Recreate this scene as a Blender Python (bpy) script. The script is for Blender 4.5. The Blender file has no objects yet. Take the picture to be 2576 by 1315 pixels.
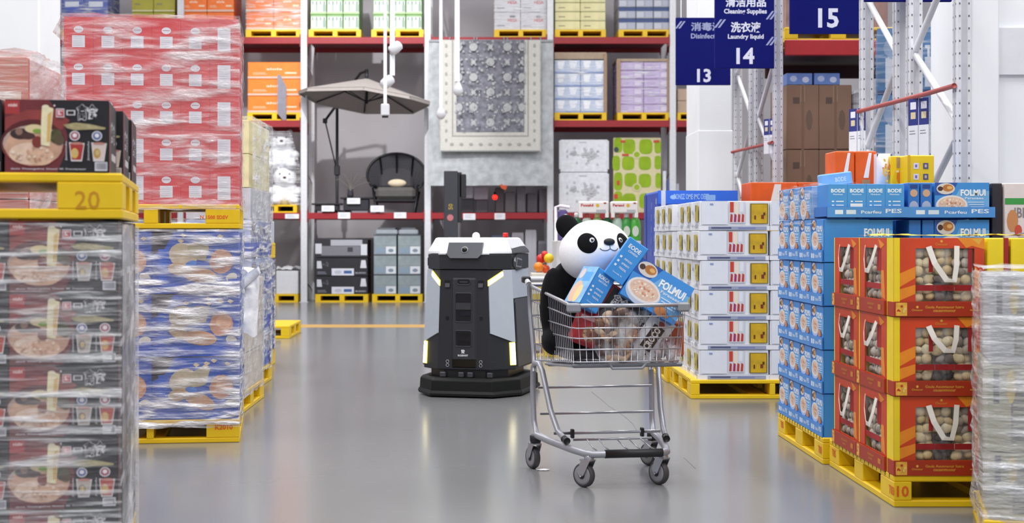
import bpy, bmesh, math, random
from mathutils import Vector, Matrix, noise as mnoise
random.seed(7)
SC = bpy.context.scene
COL = SC.collection
# ------------------------------------------------------------------ camera
F, CX, CY, H = 3850.0, 1190.0, 592.0, 1.2
cam_d = bpy.data.cameras.new('camera'); cam = bpy.data.objects.new('camera', cam_d); COL.objects.link(cam)
cam.location = (0, 0, H); cam.rotation_euler = (math.pi/2, 0, 0)
cam_d.sensor_width = 36; cam_d.lens = 36*F/2576
cam_d.shift_x = (1288-CX)/2576; cam_d.shift_y = -(657.5-CY)/2576
cam_d.clip_end = 200
cam_d.dof.use_dof = True; cam_d.dof.focus_distance = 8.8; cam_d.dof.aperture_fstop = 3.8
SC.camera = cam
# ------------------------------------------------------------------ world and lamps
w = bpy.data.worlds.new('world'); SC.world = w; w.use_nodes = True
bg = w.node_tree.nodes['Background']; bg.inputs[0].default_value = (0.93, 0.95, 1.0, 1); bg.inputs[1].default_value = 0.60
def area(name, loc, sx, sy, power, rot=(0, 0, 0), col=(1, .98, .97)):
    d = bpy.data.lights.new(name, 'AREA'); d.shape = 'RECTANGLE'; d.size = sx; d.size_y = sy; d.energy = power; d.color = col
    o = bpy.data.objects.new(name, d); COL.objects.link(o); o.location = loc; o.rotation_euler = rot
    return o
for lx in (-4.2, 0.2, 4.6):                      # rows of linear high-bay lamps under the roof
    for ly in (1.5, 8.0, 14.5, 21.0):
        area('high_bay_lamp', (lx, ly, 8.2), .5, 4.2, 235)
sp = bpy.data.lights.new('shelf_spot_lamp', 'SPOT'); sp.energy = 2600; sp.spot_size = math.radians(34); sp.spot_blend = .6; sp.shadow_soft_size = .12
spo = bpy.data.objects.new('shelf_spot_lamp', sp); COL.objects.link(spo); spo.location = (-2.6, 19.5, 8.6)
spo.rotation_euler = (Vector((-1.9, 28.6, 3.1))-Vector(spo.location)).to_track_quat('-Z', 'Y').to_euler()
vs = SC.view_settings; vs.view_transform = 'Standard'; vs.look = 'None'; vs.exposure = 0.0; vs.gamma = 1.0; vs.use_curve_mapping = False
SC.cycles.use_denoising = True
SC.cycles.max_bounces = 7; SC.cycles.diffuse_bounces = 4; SC.cycles.glossy_bounces = 3; SC.cycles.transmission_bounces = 3; SC.cycles.transparent_max_bounces = 16; SC.cycles.use_adaptive_sampling = True; SC.cycles.adaptive_threshold = .04
# ------------------------------------------------------------------ helpers
def X(px, Y): return (px-CX)/F*Y
def Z(py, Y): return H-(py-CY)/F*Y
def lin(h):
    h = h.lstrip('#'); h = h if len(h) == 6 else ''.join(a*2 for a in h); c = [int(h[i:i+2], 16)/255 for i in (0, 2, 4)]
    return tuple(v/12.92 if v <= .04045 else ((v+.055)/1.055)**2.4 for v in c)+(1,)
MATS = {}
def mat(hexc, rough=.5, metal=0.0, var=.06, scale=14.0, bump=0.0, bscale=60.0, emit=0, alpha=1.0, sheen=0, spec=.5, coat=0, trans=0, stretch=None):
    key = (hexc, rough, metal, var, scale, bump, bscale, emit, alpha, sheen, spec, coat, trans, stretch)
    if key in MATS: return MATS[key]
    m = bpy.data.materials.new('mat_'+hexc.strip('#')); m.use_nodes = True; nt = m.node_tree
    b = nt.nodes['Principled BSDF']; c = lin(hexc)
    b.inputs['Base Color'].default_value = c; b.inputs['Roughness'].default_value = rough; b.inputs['Metallic'].default_value = metal
    b.inputs['Specular IOR Level'].default_value = spec
    if coat: b.inputs['Coat Weight'].default_value = coat; b.inputs['Coat Roughness'].default_value = .08
    if sheen: b.inputs['Sheen Weight'].default_value = sheen; b.inputs['Sheen Roughness'].default_value = .4
    if trans: b.inputs['Transmission Weight'].default_value = trans
    if emit: b.inputs['Emission Color'].default_value = c; b.inputs['Emission Strength'].default_value = emit
    if alpha < 1: b.inputs['Alpha'].default_value = alpha
    if var or bump:
        tc = nt.nodes.new('ShaderNodeTexCoord'); src = tc.outputs['Object']
        if stretch:
            mp = nt.nodes.new('ShaderNodeMapping'); mp.inputs['Scale'].default_value = stretch
            nt.links.new(src, mp.inputs[0]); src = mp.outputs[0]
    if var:
        n = nt.nodes.new('ShaderNodeTexNoise'); n.inputs['Scale'].default_value = scale; n.inputs['Detail'].default_value = 3
        nt.links.new(src, n.inputs['Vector'])
        r = nt.nodes.new('ShaderNodeValToRGB')
        r.color_ramp.elements[0].position = .3; r.color_ramp.elements[1].position = .7
        r.color_ramp.elements[0].color = tuple(v*(1-var) for v in c[:3])+(1,)
        r.color_ramp.elements[1].color = tuple(min(1, v*(1+var)) for v in c[:3])+(1,)
        nt.links.new(n.outputs['Fac'], r.inputs[0]); nt.links.new(r.outputs[0], b.inputs['Base Color'])
    if bump:
        n2 = nt.nodes.new('ShaderNodeTexNoise'); n2.inputs['Scale'].default_value = bscale; n2.inputs['Detail'].default_value = 4
        nt.links.new(src, n2.inputs['Vector'])
        bp = nt.nodes.new('ShaderNodeBump'); bp.inputs['Strength'].default_value = bump; bp.inputs['Distance'].default_value = .01
        nt.links.new(n2.outputs['Fac'], bp.inputs['Height']); nt.links.new(bp.outputs[0], b.inputs['Normal'])
    MATS[key] = m; return m
def film_mat(name, lo, hi, zs=16.0, tint='#f2f3f6', rot=(0, 0, 0), bump=.6, xs=1.3, p0=.47, p1=.66):
    m = bpy.data.materials.new(name); m.use_nodes = True; nt = m.node_tree; N = nt.nodes.new; L = nt.links.new
    b = nt.nodes['Principled BSDF']; out = nt.nodes['Material Output']
    b.inputs['Base Color'].default_value = lin(tint); b.inputs['Roughness'].default_value = .16; b.inputs['Specular IOR Level'].default_value = .9
    tc = N('ShaderNodeTexCoord'); mp = N('ShaderNodeMapping'); mp.inputs['Scale'].default_value = (xs, xs, zs); mp.inputs['Rotation'].default_value = rot
    L(tc.outputs['Object'], mp.inputs[0])
    n = N('ShaderNodeTexNoise'); n.inputs['Scale'].default_value = 2.2; n.inputs['Detail'].default_value = 5; n.inputs['Distortion'].default_value = .5
    L(mp.outputs[0], n.inputs['Vector'])
    r = N('ShaderNodeMapRange'); r.inputs[1].default_value = p0; r.inputs[2].default_value = p1; r.inputs[3].default_value = lo; r.inputs[4].default_value = hi
    L(n.outputs['Fac'], r.inputs[0])
    n3 = N('ShaderNodeTexNoise'); n3.inputs['Scale'].default_value = 3.0; n3.inputs['Detail'].default_value = 2
    L(tc.outputs['Object'], n3.inputs['Vector'])
    mm = N('ShaderNodeMath'); mm.operation = 'MULTIPLY'; r3 = N('ShaderNodeMapRange'); r3.inputs[1].default_value = .35; r3.inputs[2].default_value = .65; r3.inputs[3].default_value = .45; r3.inputs[4].default_value = 1.25
    L(n3.outputs['Fac'], r3.inputs[0]); L(r.outputs[0], mm.inputs[0]); L(r3.outputs[0], mm.inputs[1])
    n2 = N('ShaderNodeTexNoise'); n2.inputs['Scale'].default_value = 9; n2.inputs['Detail'].default_value = 4
    mp2 = N('ShaderNodeMapping'); mp2.inputs['Scale'].default_value = (1, 1, zs*.25); mp2.inputs['Rotation'].default_value = rot
    L(tc.outputs['Object'], mp2.inputs[0]); L(mp2.outputs[0], n2.inputs['Vector'])
    ad = N('ShaderNodeMath'); ad.operation = 'ADD'; L(n.outputs['Fac'], ad.inputs[0]); L(n2.outputs['Fac'], ad.inputs[1])
    bp = N('ShaderNodeBump'); bp.inputs['Strength'].default_value = bump; bp.inputs['Distance'].default_value = .03
    L(ad.outputs[0], bp.inputs['Height']); L(bp.outputs[0], b.inputs['Normal'])
    t = N('ShaderNodeBsdfTransparent'); mx = N('ShaderNodeMixShader')
    L(mm.outputs[0], mx.inputs[0]); L(t.outputs[0], mx.inputs[1]); L(b.outputs[0], mx.inputs[2]); L(mx.outputs[0], out.inputs['Surface'])
    return m
FILM = film_mat('film_clear', .07, .62)
FILM_RED = film_mat('film_red', .13, .66, zs=9, rot=(0, .12, 0), p0=.45, p1=.62)
FILM_NOODLE = film_mat('film_noodle', .15, .72, zs=20, p0=.50, p1=.64)
FILM_SIDE = film_mat('film_side', .55, .88, zs=5, rot=(.6, .2, 0), bump=.4)
FILM_MILK = film_mat('film_milky', .42, .85, zs=7, rot=(.5, .3, 0))
FILM_BLUE = film_mat('film_blue', .16, .95, zs=11, p0=.45, p1=.60, bump=1.0)
FILM_SILVER = film_mat('film_silver', .36, .92, zs=12, xs=.8, rot=(0, .45, 0), bump=.9)
WINF = film_mat('window_film', .02, .2, zs=2, xs=4, bump=.6)
BAG = film_mat('bag_clear', .05, .55, zs=2, xs=5, bump=1.0)

class G:
    """collects polygons with materials, becomes ONE mesh"""
    def __init__(s): s.v = []; s.f = []; s.mi = []; s.ms = []; s.cur = 0; s.sm = []; s.smooth = False; s.M = Matrix()
    def m(s, ma):
        if ma not in s.ms: s.ms.append(ma)
        s.cur = s.ms.index(ma); return s
    def add(s, vs, fs):
        o = len(s.v); s.v += [tuple(s.M @ Vector(p)) for p in vs]
        for f in fs: s.f.append([i+o for i in f]); s.mi.append(s.cur); s.sm.append(s.smooth)
        return s
    def poly(s, pts): return s.add(pts, [list(range(len(pts)))])
    def box(s, lo, hi):
        a, b, c = lo; d, e, f = hi
        v = [(a, b, c), (d, b, c), (d, e, c), (a, e, c), (a, b, f), (d, b, f), (d, e, f), (a, e, f)]
        return s.add(v, [(3, 2, 1, 0), (4, 5, 6, 7), (0, 1, 5, 4), (1, 2, 6, 5), (2, 3, 7, 6), (3, 0, 4, 7)])
    def cbox(s, lo, hi, b):
        """box with chamfered edges"""
        x0, y0, z0 = lo; x1, y1, z1 = hi
        vs = []; idx = {}
        for ix, (x, sx) in enumerate(((x0, 1), (x1, -1))):
            for iy, (y, sy) in enumerate(((y0, 1), (y1, -1))):
                for iz, (z, sz) in enumerate(((z0, 1), (z1, -1))):
                    for ax in range(3):
                        p = [x+sx*b, y+sy*b, z+sz*b]; p[ax] = (x, y, z)[ax]
                        idx[ix, iy, iz, ax] = len(vs); vs.append(tuple(p))
        fs = []
        for ax in range(3):
            o = [k for k in range(3) if k != ax]
            for sd in range(2):
                q = []
                for (p, r) in ((0, 0), (1, 0), (1, 1), (0, 1)):
                    k = [0, 0, 0]; k[ax] = sd; k[o[0]] = p; k[o[1]] = r; q.append(idx[k[0], k[1], k[2], ax])
                flip = (sd == 0) ^ (ax == 1)
                fs.append(q[::-1] if flip else q)
        for ax in range(3):
            o = [k for k in range(3) if k != ax]
            for p in range(2):
                for r in range(2):
                    k0 = [0, 0, 0]; k1 = [0, 0, 0]; k0[o[0]] = k1[o[0]] = p; k0[o[1]] = k1[o[1]] = r; k1[ax] = 1
                    q = [idx[(*k0, o[0])], idx[(*k1, o[0])], idx[(*k1, o[1])], idx[(*k0, o[1])]]
                    fs.append(q)
        for ix in range(2):
            for iy in range(2):
                for iz in range(2): fs.append([idx[ix, iy, iz, a] for a in range(3)])
        return s.add(vs, fs)
    def prism(s, pts, d):
        """extrude 3d polygon pts by vector d"""
        d = Vector(d); n = len(pts); a = [Vector(p) for p in pts]; b = [p+d for p in a]
        return s.add(a+b, [list(range(n)), list(range(2*n-1, n-1, -1))]+[(i, n+i, n+(i+1) % n, (i+1) % n) for i in range(n)])
    def tube(s, pts, r, n=8, closed=False, rr=None):
        P = [Vector(p) for p in pts]; L = len(P); rings = []; up = None; sm = s.smooth; s.smooth = True
        for i in range(L):
            if closed: t = P[(i+1) % L]-P[i-1]
            else: t = P[min(i+1, L-1)]-P[max(i-1, 0)]
            t.normalize()
            if up is None: up = Vector((0, 0, 1)) if abs(t.z) < .9 else Vector((1, 0, 0))
            a = t.cross(up); a.normalize(); b = a.cross(t); b.normalize(); up = b
            R = rr[i] if rr else r
            rings.append([P[i]+(a*math.cos(2*math.pi*k/n)+b*math.sin(2*math.pi*k/n))*R for k in range(n)])
        vs = [p for q in rings for p in q]; fs = []
        for i in range(L if closed else L-1):
            j = (i+1) % L
            for k in range(n): fs.append((i*n+k, j*n+k, j*n+(k+1) % n, i*n+(k+1) % n))
        if not closed: fs += [list(range(n))[::-1], [(L-1)*n+k for k in range(n)]]
        s.add(vs, fs); s.smooth = sm; return s
    def lathe(s, prof, n=20, c=(0, 0, 0), sx=1, sy=1, M=None):
        c = Vector(c); vs = []; sm = s.smooth; s.smooth = True
        for (r, z) in prof:
            for k in range(n):
                p = Vector((r*math.cos(2*math.pi*k/n)*sx, r*math.sin(2*math.pi*k/n)*sy, z))
                if M: p = M @ p
                vs.append(c+p)
        L = len(prof); fs = [(i*n+k, i*n+(k+1) % n, (i+1)*n+(k+1) % n, (i+1)*n+k) for i in range(L-1) for k in range(n)]
        fs += [[k for k in range(n)][::-1], [(L-1)*n+k for k in range(n)]]
        s.add(vs, fs); s.smooth = sm; return s
    def ell(s, c, r, nu=16, nv=10, M=None):
        return s.lathe([(max(1e-4, math.sin(math.pi*i/nv)), -math.cos(math.pi*i/nv)) for i in range(nv+1)], nu, c, M=(M or Matrix()).to_3x3() @ Matrix.Diagonal(r if hasattr(r, '__len__') else (r, r, r)))
    def grid(s, fn, nu, nv):
        sm = s.smooth; s.smooth = True
        vs = [fn(i/nu, j/nv) for j in range(nv+1) for i in range(nu+1)]; W = nu+1
        s.add(vs, [(j*W+i, j*W+i+1, (j+1)*W+i+1, (j+1)*W+i) for j in range(nv) for i in range(nu)]); s.smooth = sm; return s
    def mesh(s, name):
        me = bpy.data.meshes.new(name); me.from_pydata(s.v, [], s.f)
        for ma in s.ms: me.materials.append(ma)
        me.polygons.foreach_set('material_index', s.mi); me.polygons.foreach_set('use_smooth', s.sm); me.update()
        return me
    def build(s, name, parent=None, **k): return put(s.mesh(name), name, parent=parent, **k)
LABELS = {}
def tag(o, label, cat, group=None):
    o['label'] = label; o['category'] = cat
    if group: o['group'] = group
    n = len(label.split())
    if n < 4 or n > 16: print('LABEL LENGTH', n, label)
    if label in LABELS: print('DUP LABEL', label)
    LABELS[label] = 1
    return o
def put(me, name, loc=(0, 0, 0), rz=0, parent=None, label=None, cat=None, group=None, M=None):
    o = bpy.data.objects.new(name, me); COL.objects.link(o)
    if M is not None: o.matrix_basis = M
    else: o.location = loc; o.rotation_euler = (0, 0, rz)
    if parent: o.parent = parent
    if label: tag(o, label, cat, group)
    return o
def thing(name, label, cat, loc=(0, 0, 0), rz=0, group=None, M=None):
    return put(None, name, loc, rz, None, label, cat, group, M)
def struct(o): o['kind'] = 'structure'; return o
def stuff(o): o['kind'] = 'stuff'; return o
class Fr:
    """a floor frame: u to the right, v away, rotated"""
    def __init__(s, x, y, deg=0): s.o = Vector((x, y)); s.a = math.radians(deg); s.c = math.cos(s.a); s.s = math.sin(s.a)
    def p(s, u, v, z=0): return (s.o.x+u*s.c-v*s.s, s.o.y+u*s.s+v*s.c, z)
    def M(s, u=0, v=0, z=0): return Matrix.Translation(s.p(u, v, z)) @ Matrix.Rotation(s.a, 4, 'Z')
# ------------------------------------------------------------------ flat print
TXT = {}
def text_geo(t, bold=0.0):
    if (t, bold) in TXT: return TXT[t, bold]
    cu = bpy.data.curves.new('t', 'FONT'); cu.body = t; cu.resolution_u = 2; cu.offset = bold; cu.fill_mode = 'BOTH' if False else 'BOTH'
    cu.dimensions = '2D'; cu.fill_mode = 'BOTH'
    ob = bpy.data.objects.new('t', cu); me = bpy.data.meshes.new_from_object(ob)
    vs = [(v.co.x, v.co.y) for v in me.vertices]; fs = [list(p.vertices) for p in me.polygons]
    bpy.data.objects.remove(ob); bpy.data.curves.remove(cu); bpy.data.meshes.remove(me)
    if not vs: vs = [(0, 0), (1, 0), (1, 1)]; fs = [[0, 1, 2]]
    x0 = min(v[0] for v in vs); x1 = max(v[0] for v in vs); y0 = min(v[1] for v in vs); y1 = max(v[1] for v in vs)
    s = 1/max(1e-6, y1-y0)
    r = ([((x-x0)*s, (y-y0)*s) for x, y in vs], fs, (x1-x0)*s); TXT[t, bold] = r; return r
class Pr:
    """flat print in the x-z plane facing -y; every shape lies a hair above the one before"""
    def __init__(s, step=.0002): s.g = G(); s.k = 0; s.st = step; s.inc = 1
    def _c(s, c): s.g.m(c if not isinstance(c, str) else mat(c, .5, var=.03)); s.k += s.inc; return -s.k*s.st
    def poly(s, pts, c): y = s._c(c); s.g.add([(x, y, z) for x, z in pts], [list(range(len(pts)))]); return s
    def rect(s, x0, z0, x1, z1, c): return s.poly([(x0, z0), (x1, z0), (x1, z1), (x0, z1)], c)
    def ell(s, cx, cz, rx, rz, c, n=20, a=0.0):
        ca, sa = math.cos(a), math.sin(a)
        return s.poly([(cx+rx*math.cos(t)*ca-rz*math.sin(t)*sa, cz+rx*math.cos(t)*sa+rz*math.sin(t)*ca) for t in [2*math.pi*k/n for k in range(n)]], c)
    def blobs(s, cx, cz, rx, rz, n, sz, cols, seed=1):
        R = random.Random(seed); s.inc = .2
        for k in range(n):
            a = R.random()*6.28; q = R.random()**.5
            s.ell(cx+rx*q*math.cos(a), cz+rz*q*math.sin(a), sz*R.uniform(.5, 1.2), sz*R.uniform(.4, 1), R.choice(cols), 8, R.random()*3)
        s.inc = 1; return s
    def text(s, t, x, z, h, c, al='C', bold=.02, w=None, rot=0):
        v, f, W = text_geo(t, bold); kx = h if not w else w/W; ww = W*kx
        ox = {'C': -ww/2, 'L': 0, 'R': -ww}[al]; y = s._c(c); ca, sa = math.cos(rot), math.sin(rot)
        s.g.add([(x+(a*kx+ox)*ca-(b*h)*sa, y, z+(a*kx+ox)*sa+(b*h)*ca) for a, b in v], f); return s
    def lines(s, x0, x1, z, n, dz, h, c, seed=3):
        R = random.Random(seed)
        for i in range(n): s.rect(x0, z-i*dz-h/2, x0+(x1-x0)*R.uniform(.7, 1), z-i*dz+h/2, c)
        return s
    def mesh(s, name='print'): return s.g.mesh(name)
ORD = ['bottom', 'second', 'third', 'fourth', 'fifth', 'sixth', 'seventh']
def tier(k, n): return 'only' if n == 1 else 'top' if k == n-1 else ORD[k]
def colw(i, n):
    if n == 1: return ''
    if n == 2: return ('left', 'right')[i]
    if n == 3: return ('left', 'middle', 'right')[i]
    return 'leftmost' if i == 0 else 'rightmost' if i == n-1 else ('', 'second', 'third', 'fourth', 'fifth')[i]+' from left'
CART = {}
def carton_mesh(wd, dp, ht, ma, bev=.004, top=None, seam=None):
    k = (wd, dp, ht, ma, bev, top, seam)
    if k in CART: return CART[k]
    g = G().m(ma); g.cbox((-wd/2, -dp/2, 0), (wd/2, dp/2, ht), bev)
    if seam:                                     # parcel tape along the lid and down the front
        g.m(seam); g.box((-wd/2+.002, -.025, ht), (wd/2-.002, .025, ht+.0008)); g.box((-.022, -dp/2-.0008, ht*.74), (.022, -dp/2, ht-.003))
    CART[k] = g.mesh('carton'); return CART[k]
YEL = mat('#ecc410', .42, var=.07, scale=5, bump=.06, bscale=30)
DARK = mat('#15141a', .7)
PAL = {}
def pallet(x, y, z, label, wd=1.0, dp=1.2, ht=.14, deg=0, far=False, group='yellow plastic pallets', fo=((.075, .465), (.535, .925)), so=((.2, .52), (.67, .99)), sten=None):
    """x,y = front-left corner; openings given as ranges on the front and on the sides"""
    fr = Fr(x, y, deg); key = (wd, dp, ht, far, fo, so)
    if key not in PAL:
        d = {}
        a = .03*ht/.14; b = ht-.028*ht/.14
        g = G().m(YEL)
        if far:
            g.box((0, 0, b), (wd, dp, ht)); g.box((0, 0, 0), (wd, dp, a*.9))
            e = [0]+[q for p in fo for q in p]+[wd]
            for i in range(0, len(e), 2): g.box((e[i], .002, a*.9), (e[i+1], dp-.002, b))
            g.m(DARK).box((.01, .5, a*.9), (wd-.01, .52, b)); d['all'] = g.mesh('pallet')  # dark sheet inside imitates the shade behind the openings
        else:
            g.cbox((0, 0, b), (wd, dp, ht), .005)
            for k in range(16):                   # drain slots along the long edges
                yy = .07+k*(dp-.14)/15
                g.m(DARK); g.box((-.0008, yy-.004, b+.008), (.012, yy+.004, ht+.0006)); g.m(YEL)
            d['top_deck'] = [(g.mesh('top_deck'), (0, 0, 0))]
            g = G().m(YEL); g.cbox((0, 0, 0), (wd, .09, a), .004); g.cbox((0, dp-.09, 0), (wd, dp, a), .004); g.cbox((0, .09, 0), (.09, dp-.09, a), .004); g.cbox((wd-.09, .09, 0), (wd, dp-.09, a), .004); g.box((wd/2-.06, .09, 0), (wd/2+.06, dp-.09, a))
            d['base_frame'] = [(g.mesh('base_frame'), (0, 0, 0))]
            xs = [0]+[q for p in fo for q in p]+[wd]; ys = [0]+[q for p in so for q in p]+[dp]
            bl = []
            for i in range(0, len(xs), 2):
                for j in range(0, len(ys), 2):
                    g = G().m(YEL); g.cbox((xs[i], ys[j], a), (xs[i+1], ys[j+1], b), .003); bl.append((g.mesh('block'), (0, 0, 0)))
            d['block'] = bl
        PAL[key] = d
    d = PAL[key]
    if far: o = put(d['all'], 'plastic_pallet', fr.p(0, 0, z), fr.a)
    else:
        o = put(None, 'plastic_pallet', fr.p(0, 0, z), fr.a)
        for nm, l in d.items():
            for me, loc in l: put(me, nm, loc, 0, o)
    tag(o, label, 'pallet', group)
    if sten:
        for (t, px, pz, h, side) in sten:
            p = Pr(); p.text(t, 0, 0, h, '#c78a10' if t == '20' else '#e0611a', bold=0 if t == '20' else .03); me = p.mesh('stencil')
            c = put(me, 'stencil', (px, -.001, pz) if side == 'f' else (-.001, px, pz), 0 if side == 'f' else -math.pi/2, o)
    return o
def film(fr, u0, u1, v0, v1, z0, z1, label, ma, amp=.008, res=.035, seed=0, top=False, sides='flrb', name='stretch_wrap', flare=0):
    g = G().m(ma); P = []; e = .006
    u0 -= e; u1 += e; v0 -= e; v1 += e
    pts = [(u0, v0), (u1, v0), (u1, v1), (u0, v1)]
    segs = []
    for k, nm in enumerate('frbl'):
        if nm in sides: segs.append((pts[k], pts[(k+1) % 4], nm))
    nz = max(2, int((z1-z0)/res))
    for (a, b, nm) in segs:
        L = math.hypot(b[0]-a[0], b[1]-a[1]); nu = max(2, int(L/res)); nx, ny = (b[1]-a[1])/L, -(b[0]-a[0])/L
        def fn(s, t, a=a, b=b, nx=nx, ny=ny):
            z = z0+(z1-z0)*t; x = a[0]+(b[0]-a[0])*s; y = a[1]+(b[1]-a[1])*s
            ed = min(1, 8*min(s, 1-s))
            d = amp*ed*abs(mnoise.noise(Vector((x*3+seed, y*3, z*14+x*4))))*1.6+amp*.5*ed*abs(mnoise.noise(Vector((x*11, y*11+seed, z*30))))
            if flare: d += flare*max(0, .12-t)/.12*abs(mnoise.noise(Vector((x*9, y*9, seed))))
            zz = z+(amp*1.5*mnoise.noise(Vector((x*7, y*7, seed+3))) if t in (0, 1) else 0)
            return (x+nx*d, y+ny*d, zz)
        g.grid(fn, nu, nz)
    if top: g.grid(lambda s, t: (u0+(u1-u0)*s, v0+(v1-v0)*t, z1+amp*(.4+abs(mnoise.noise(Vector((s*9, t*9, seed)))))), 16, 16)
    o = put(g.mesh(name), name, fr.p(0, 0, 0), fr.a); tag(o, label, 'plastic wrap', 'stretch wrap'); return o
def stack(fr, u0, v0, z0, nu, nv, nz, wd, dp, ht, me, desc, cat, where, group, name='carton', keep=None, fp=None, lp=None, rp=None, gap=.002, side='', jit=0.0):
    """a block of cartons; fp/lp/rp = print mesh for the front, left, right face"""
    out = {}
    for k in range(nz):
        for j in range(nv):
            for i in range(nu):
                if keep and not keep(i, j, k): continue
                ju = random.uniform(-jit, jit)
                o = put(me, name, fr.p(u0+wd*(i+.5)+ju, v0+dp*(j+.5), z0+ht*k), fr.a)
                cw = colw(i, nu); dw = '' if nv == 1 else ('' if j == 0 else ' set behind' if j == 1 else ' at the back')
                if side: cw = colw(j, nv); dw = ''
                lab = desc+(', '+cw if cw else '')+dw+', '+tier(k, nz)+' tier '+where
                tag(o, lab, cat, group)
                e = .0008
                if fp and (j == 0):
                    q = fp(i, j, k) if callable(fp) else fp
                    if q: put(q, 'printed_front', (0, -dp/2-e, 0), 0, o)
                if lp and i == 0:
                    q = lp(i, j, k) if callable(lp) else lp
                    if q: put(q, 'printed_side', (-wd/2-e, 0, 0), -math.pi/2, o)
                if rp and i == nu-1:
                    q = rp(i, j, k) if callable(rp) else rp
                    if q: put(q, 'printed_side', (wd/2+e, 0, 0), math.pi/2, o)
                out[i, j, k] = o
    return out
# ================================================================== THE SETTING
fl = mat('#7d7e80', .19, var=.06, scale=.6, bump=.02, bscale=5, spec=.5)
g = G().m(fl); g.box((-14, -3, -.1), (14, 32, 0)); floor = struct(g.build('floor'))
g = G().m(mat('#c39a55', .45, var=.1)); g.box((-9, 19.95, 0), (4, 20.6, .002)); g.build('floor_stripe', floor)
g = G().m(mat('#66656a', .5))
for pts in ([(1488, 985), (1512, 1004), (1530, 1020), (1545, 1030)], [(1545, 1030), (1556, 1036), (1577, 1052), (1592, 1066), (1601, 1080)], [(1720, 1150), (1750, 1178)]):
    q = [(X(a, F*H/(b-CY)), F*H/(b-CY)) for a, b in pts]
    for (x0, y0), (x1, y1) in zip(q, q[1:]): g.poly([(x0-.0025, y0, .0008), (x0+.0025, y0, .0008), (x1+.0025, y1, .0008), (x1-.0025, y1, .0008)])
g.build('hairline_crack', floor)
g = G().m(mat('#bcb8bd', .75, var=.04, scale=1.2)); g.box((-14, 29.35, 0), (14, 29.6, 10.5)); struct(g.build('wall_back'))
WH = mat('#eceef2', .6, var=.02, scale=2)
g = G().m(WH); g.box((3.58, 10.5, 0), (6.5, 10.7, 8)); wr = struct(g.build('wall_right'))
g = G().m(WH); g.cbox((3.395, 10.42, 0), (3.585, 10.72, 8), .01); g.build('corner_post', wr)
g = G().m(mat('#dcdde2', .6, var=.03)); g.box((3.585, 10.47, 2.30), (6.4, 10.499, 2.62)); g.build('recess_shade_band', wr)  # greyer band painted on for the shade of a shallow wall recess
g = G().m(mat('#dfe0e4', .5)); g.box((4.02, 10.44, 2.3), (4.05, 10.50, 3.5)); g.box((4.0, 10.42, 2.27), (4.07, 10.5, 2.34)); g.build('cable_trunking', wr)
g = G().m(mat('#b9ac98', .6)); g.tube([(3.44, 10.40, 1.42), (3.47, 10.38, 1.50), (3.50, 10.38, 1.44), (3.56, 10.39, 1.43), (3.60, 10.40, 1.44)], .006, 6); g.build('loose_cable', wr)
def pillar(x0, x1, y0, y1, label, guard=False):
    t = thing('pillar', label, 'pillar', (x0, y0, 0))
    g = G().m(WH); g.cbox((0, 0, 0), (x1-x0, y1-y0, 9), .015); g.build('shaft', t)
    if guard:
        g = G().m(WH); g.cbox((-.007, -.007, 0), (x1-x0+.007, y1-y0+.007, 2.44), .012); g.build('guard_sleeve', t)
pillar(2.65, 3.05, 18.0, 19.0, 'white square pillar behind the sign for aisle thirteen', True)
pillar(-5.3, -4.42, 15.6, 16.4, 'broad white pillar at the far left behind the red stack')
pillar(3.735, 4.55, 11.75, 12.5, 'white pillar seen through the near rack frame on the right')
# ---- pallet racks
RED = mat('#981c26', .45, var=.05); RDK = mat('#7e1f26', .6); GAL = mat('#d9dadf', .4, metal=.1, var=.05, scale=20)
GAL2 = mat('#c2c3ca', .45, metal=.1, var=.08, scale=20)
BY = 27.45; PXM = BY/F
def ux(px): return X(px, BY)
rack = thing('pallet_rack', 'long grey and red pallet rack along the back wall', 'rack', (0, BY, 0))
UPX = [145, 455, 765, 1076, 1384, 1692, 1795]
for k, p in enumerate(UPX):
    for yy in (0, 1.3):
        g = G().m(GAL); w2 = .058
        g.cbox((ux(p)-w2, yy-.045, 0), (ux(p)+w2, yy+.045, 6.2), .008); g.m(GAL2).box((ux(p)-w2-.02, yy-.07, 0), (ux(p)+w2+.02, yy+.07, .012)); u = g.build('upright', rack)
    for q in range(6):
        g = G().m(GAL2); g.tube([(ux(p), .05, .4+q*1.0), (ux(p), 1.25, .4+q*1.0+(.8 if q % 2 else -.2))], .014, 6); g.build('frame_brace', rack)
def beam(p0, p1, y0, y1, deck=True, bright=RED):
    z0, z1 = Z(y1, BY), Z(y0, BY)
    for yy in (-.03, 1.28):
        g = G().m(bright); g.cbox((ux(p0)+.06, yy-.025, z0), (ux(p1)-.06, yy+.025, z1), .006)
        g.box((ux(p0)+.06, yy-.03, z0-.05), (ux(p0)+.075, yy+.03, z1+.05)); g.box((ux(p1)-.075, yy-.03, z0-.05), (ux(p1)-.06, yy+.03, z1+.05)); g.build('beam', rack)
    if deck:
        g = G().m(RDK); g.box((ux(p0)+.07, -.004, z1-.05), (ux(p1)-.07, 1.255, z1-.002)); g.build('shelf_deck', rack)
    return z1
Z_TOP = 0; Z_MID = 0; Z_LOW = 0
for a, b in zip(UPX, UPX[1:]):
    Z_TOP = beam(a, b, 94, 111)
for a, b in ((145, 455), (455, 765), (1384, 1692), (1692, 1795)): Z_MID = beam(a, b, 303, 320)
for a, b in ((145, 455), (455, 765), (765, 1076), (1076, 1384), (1384, 1692), (1692, 1795)): Z_LOW = beam(a, b, 535, 551)
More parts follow.
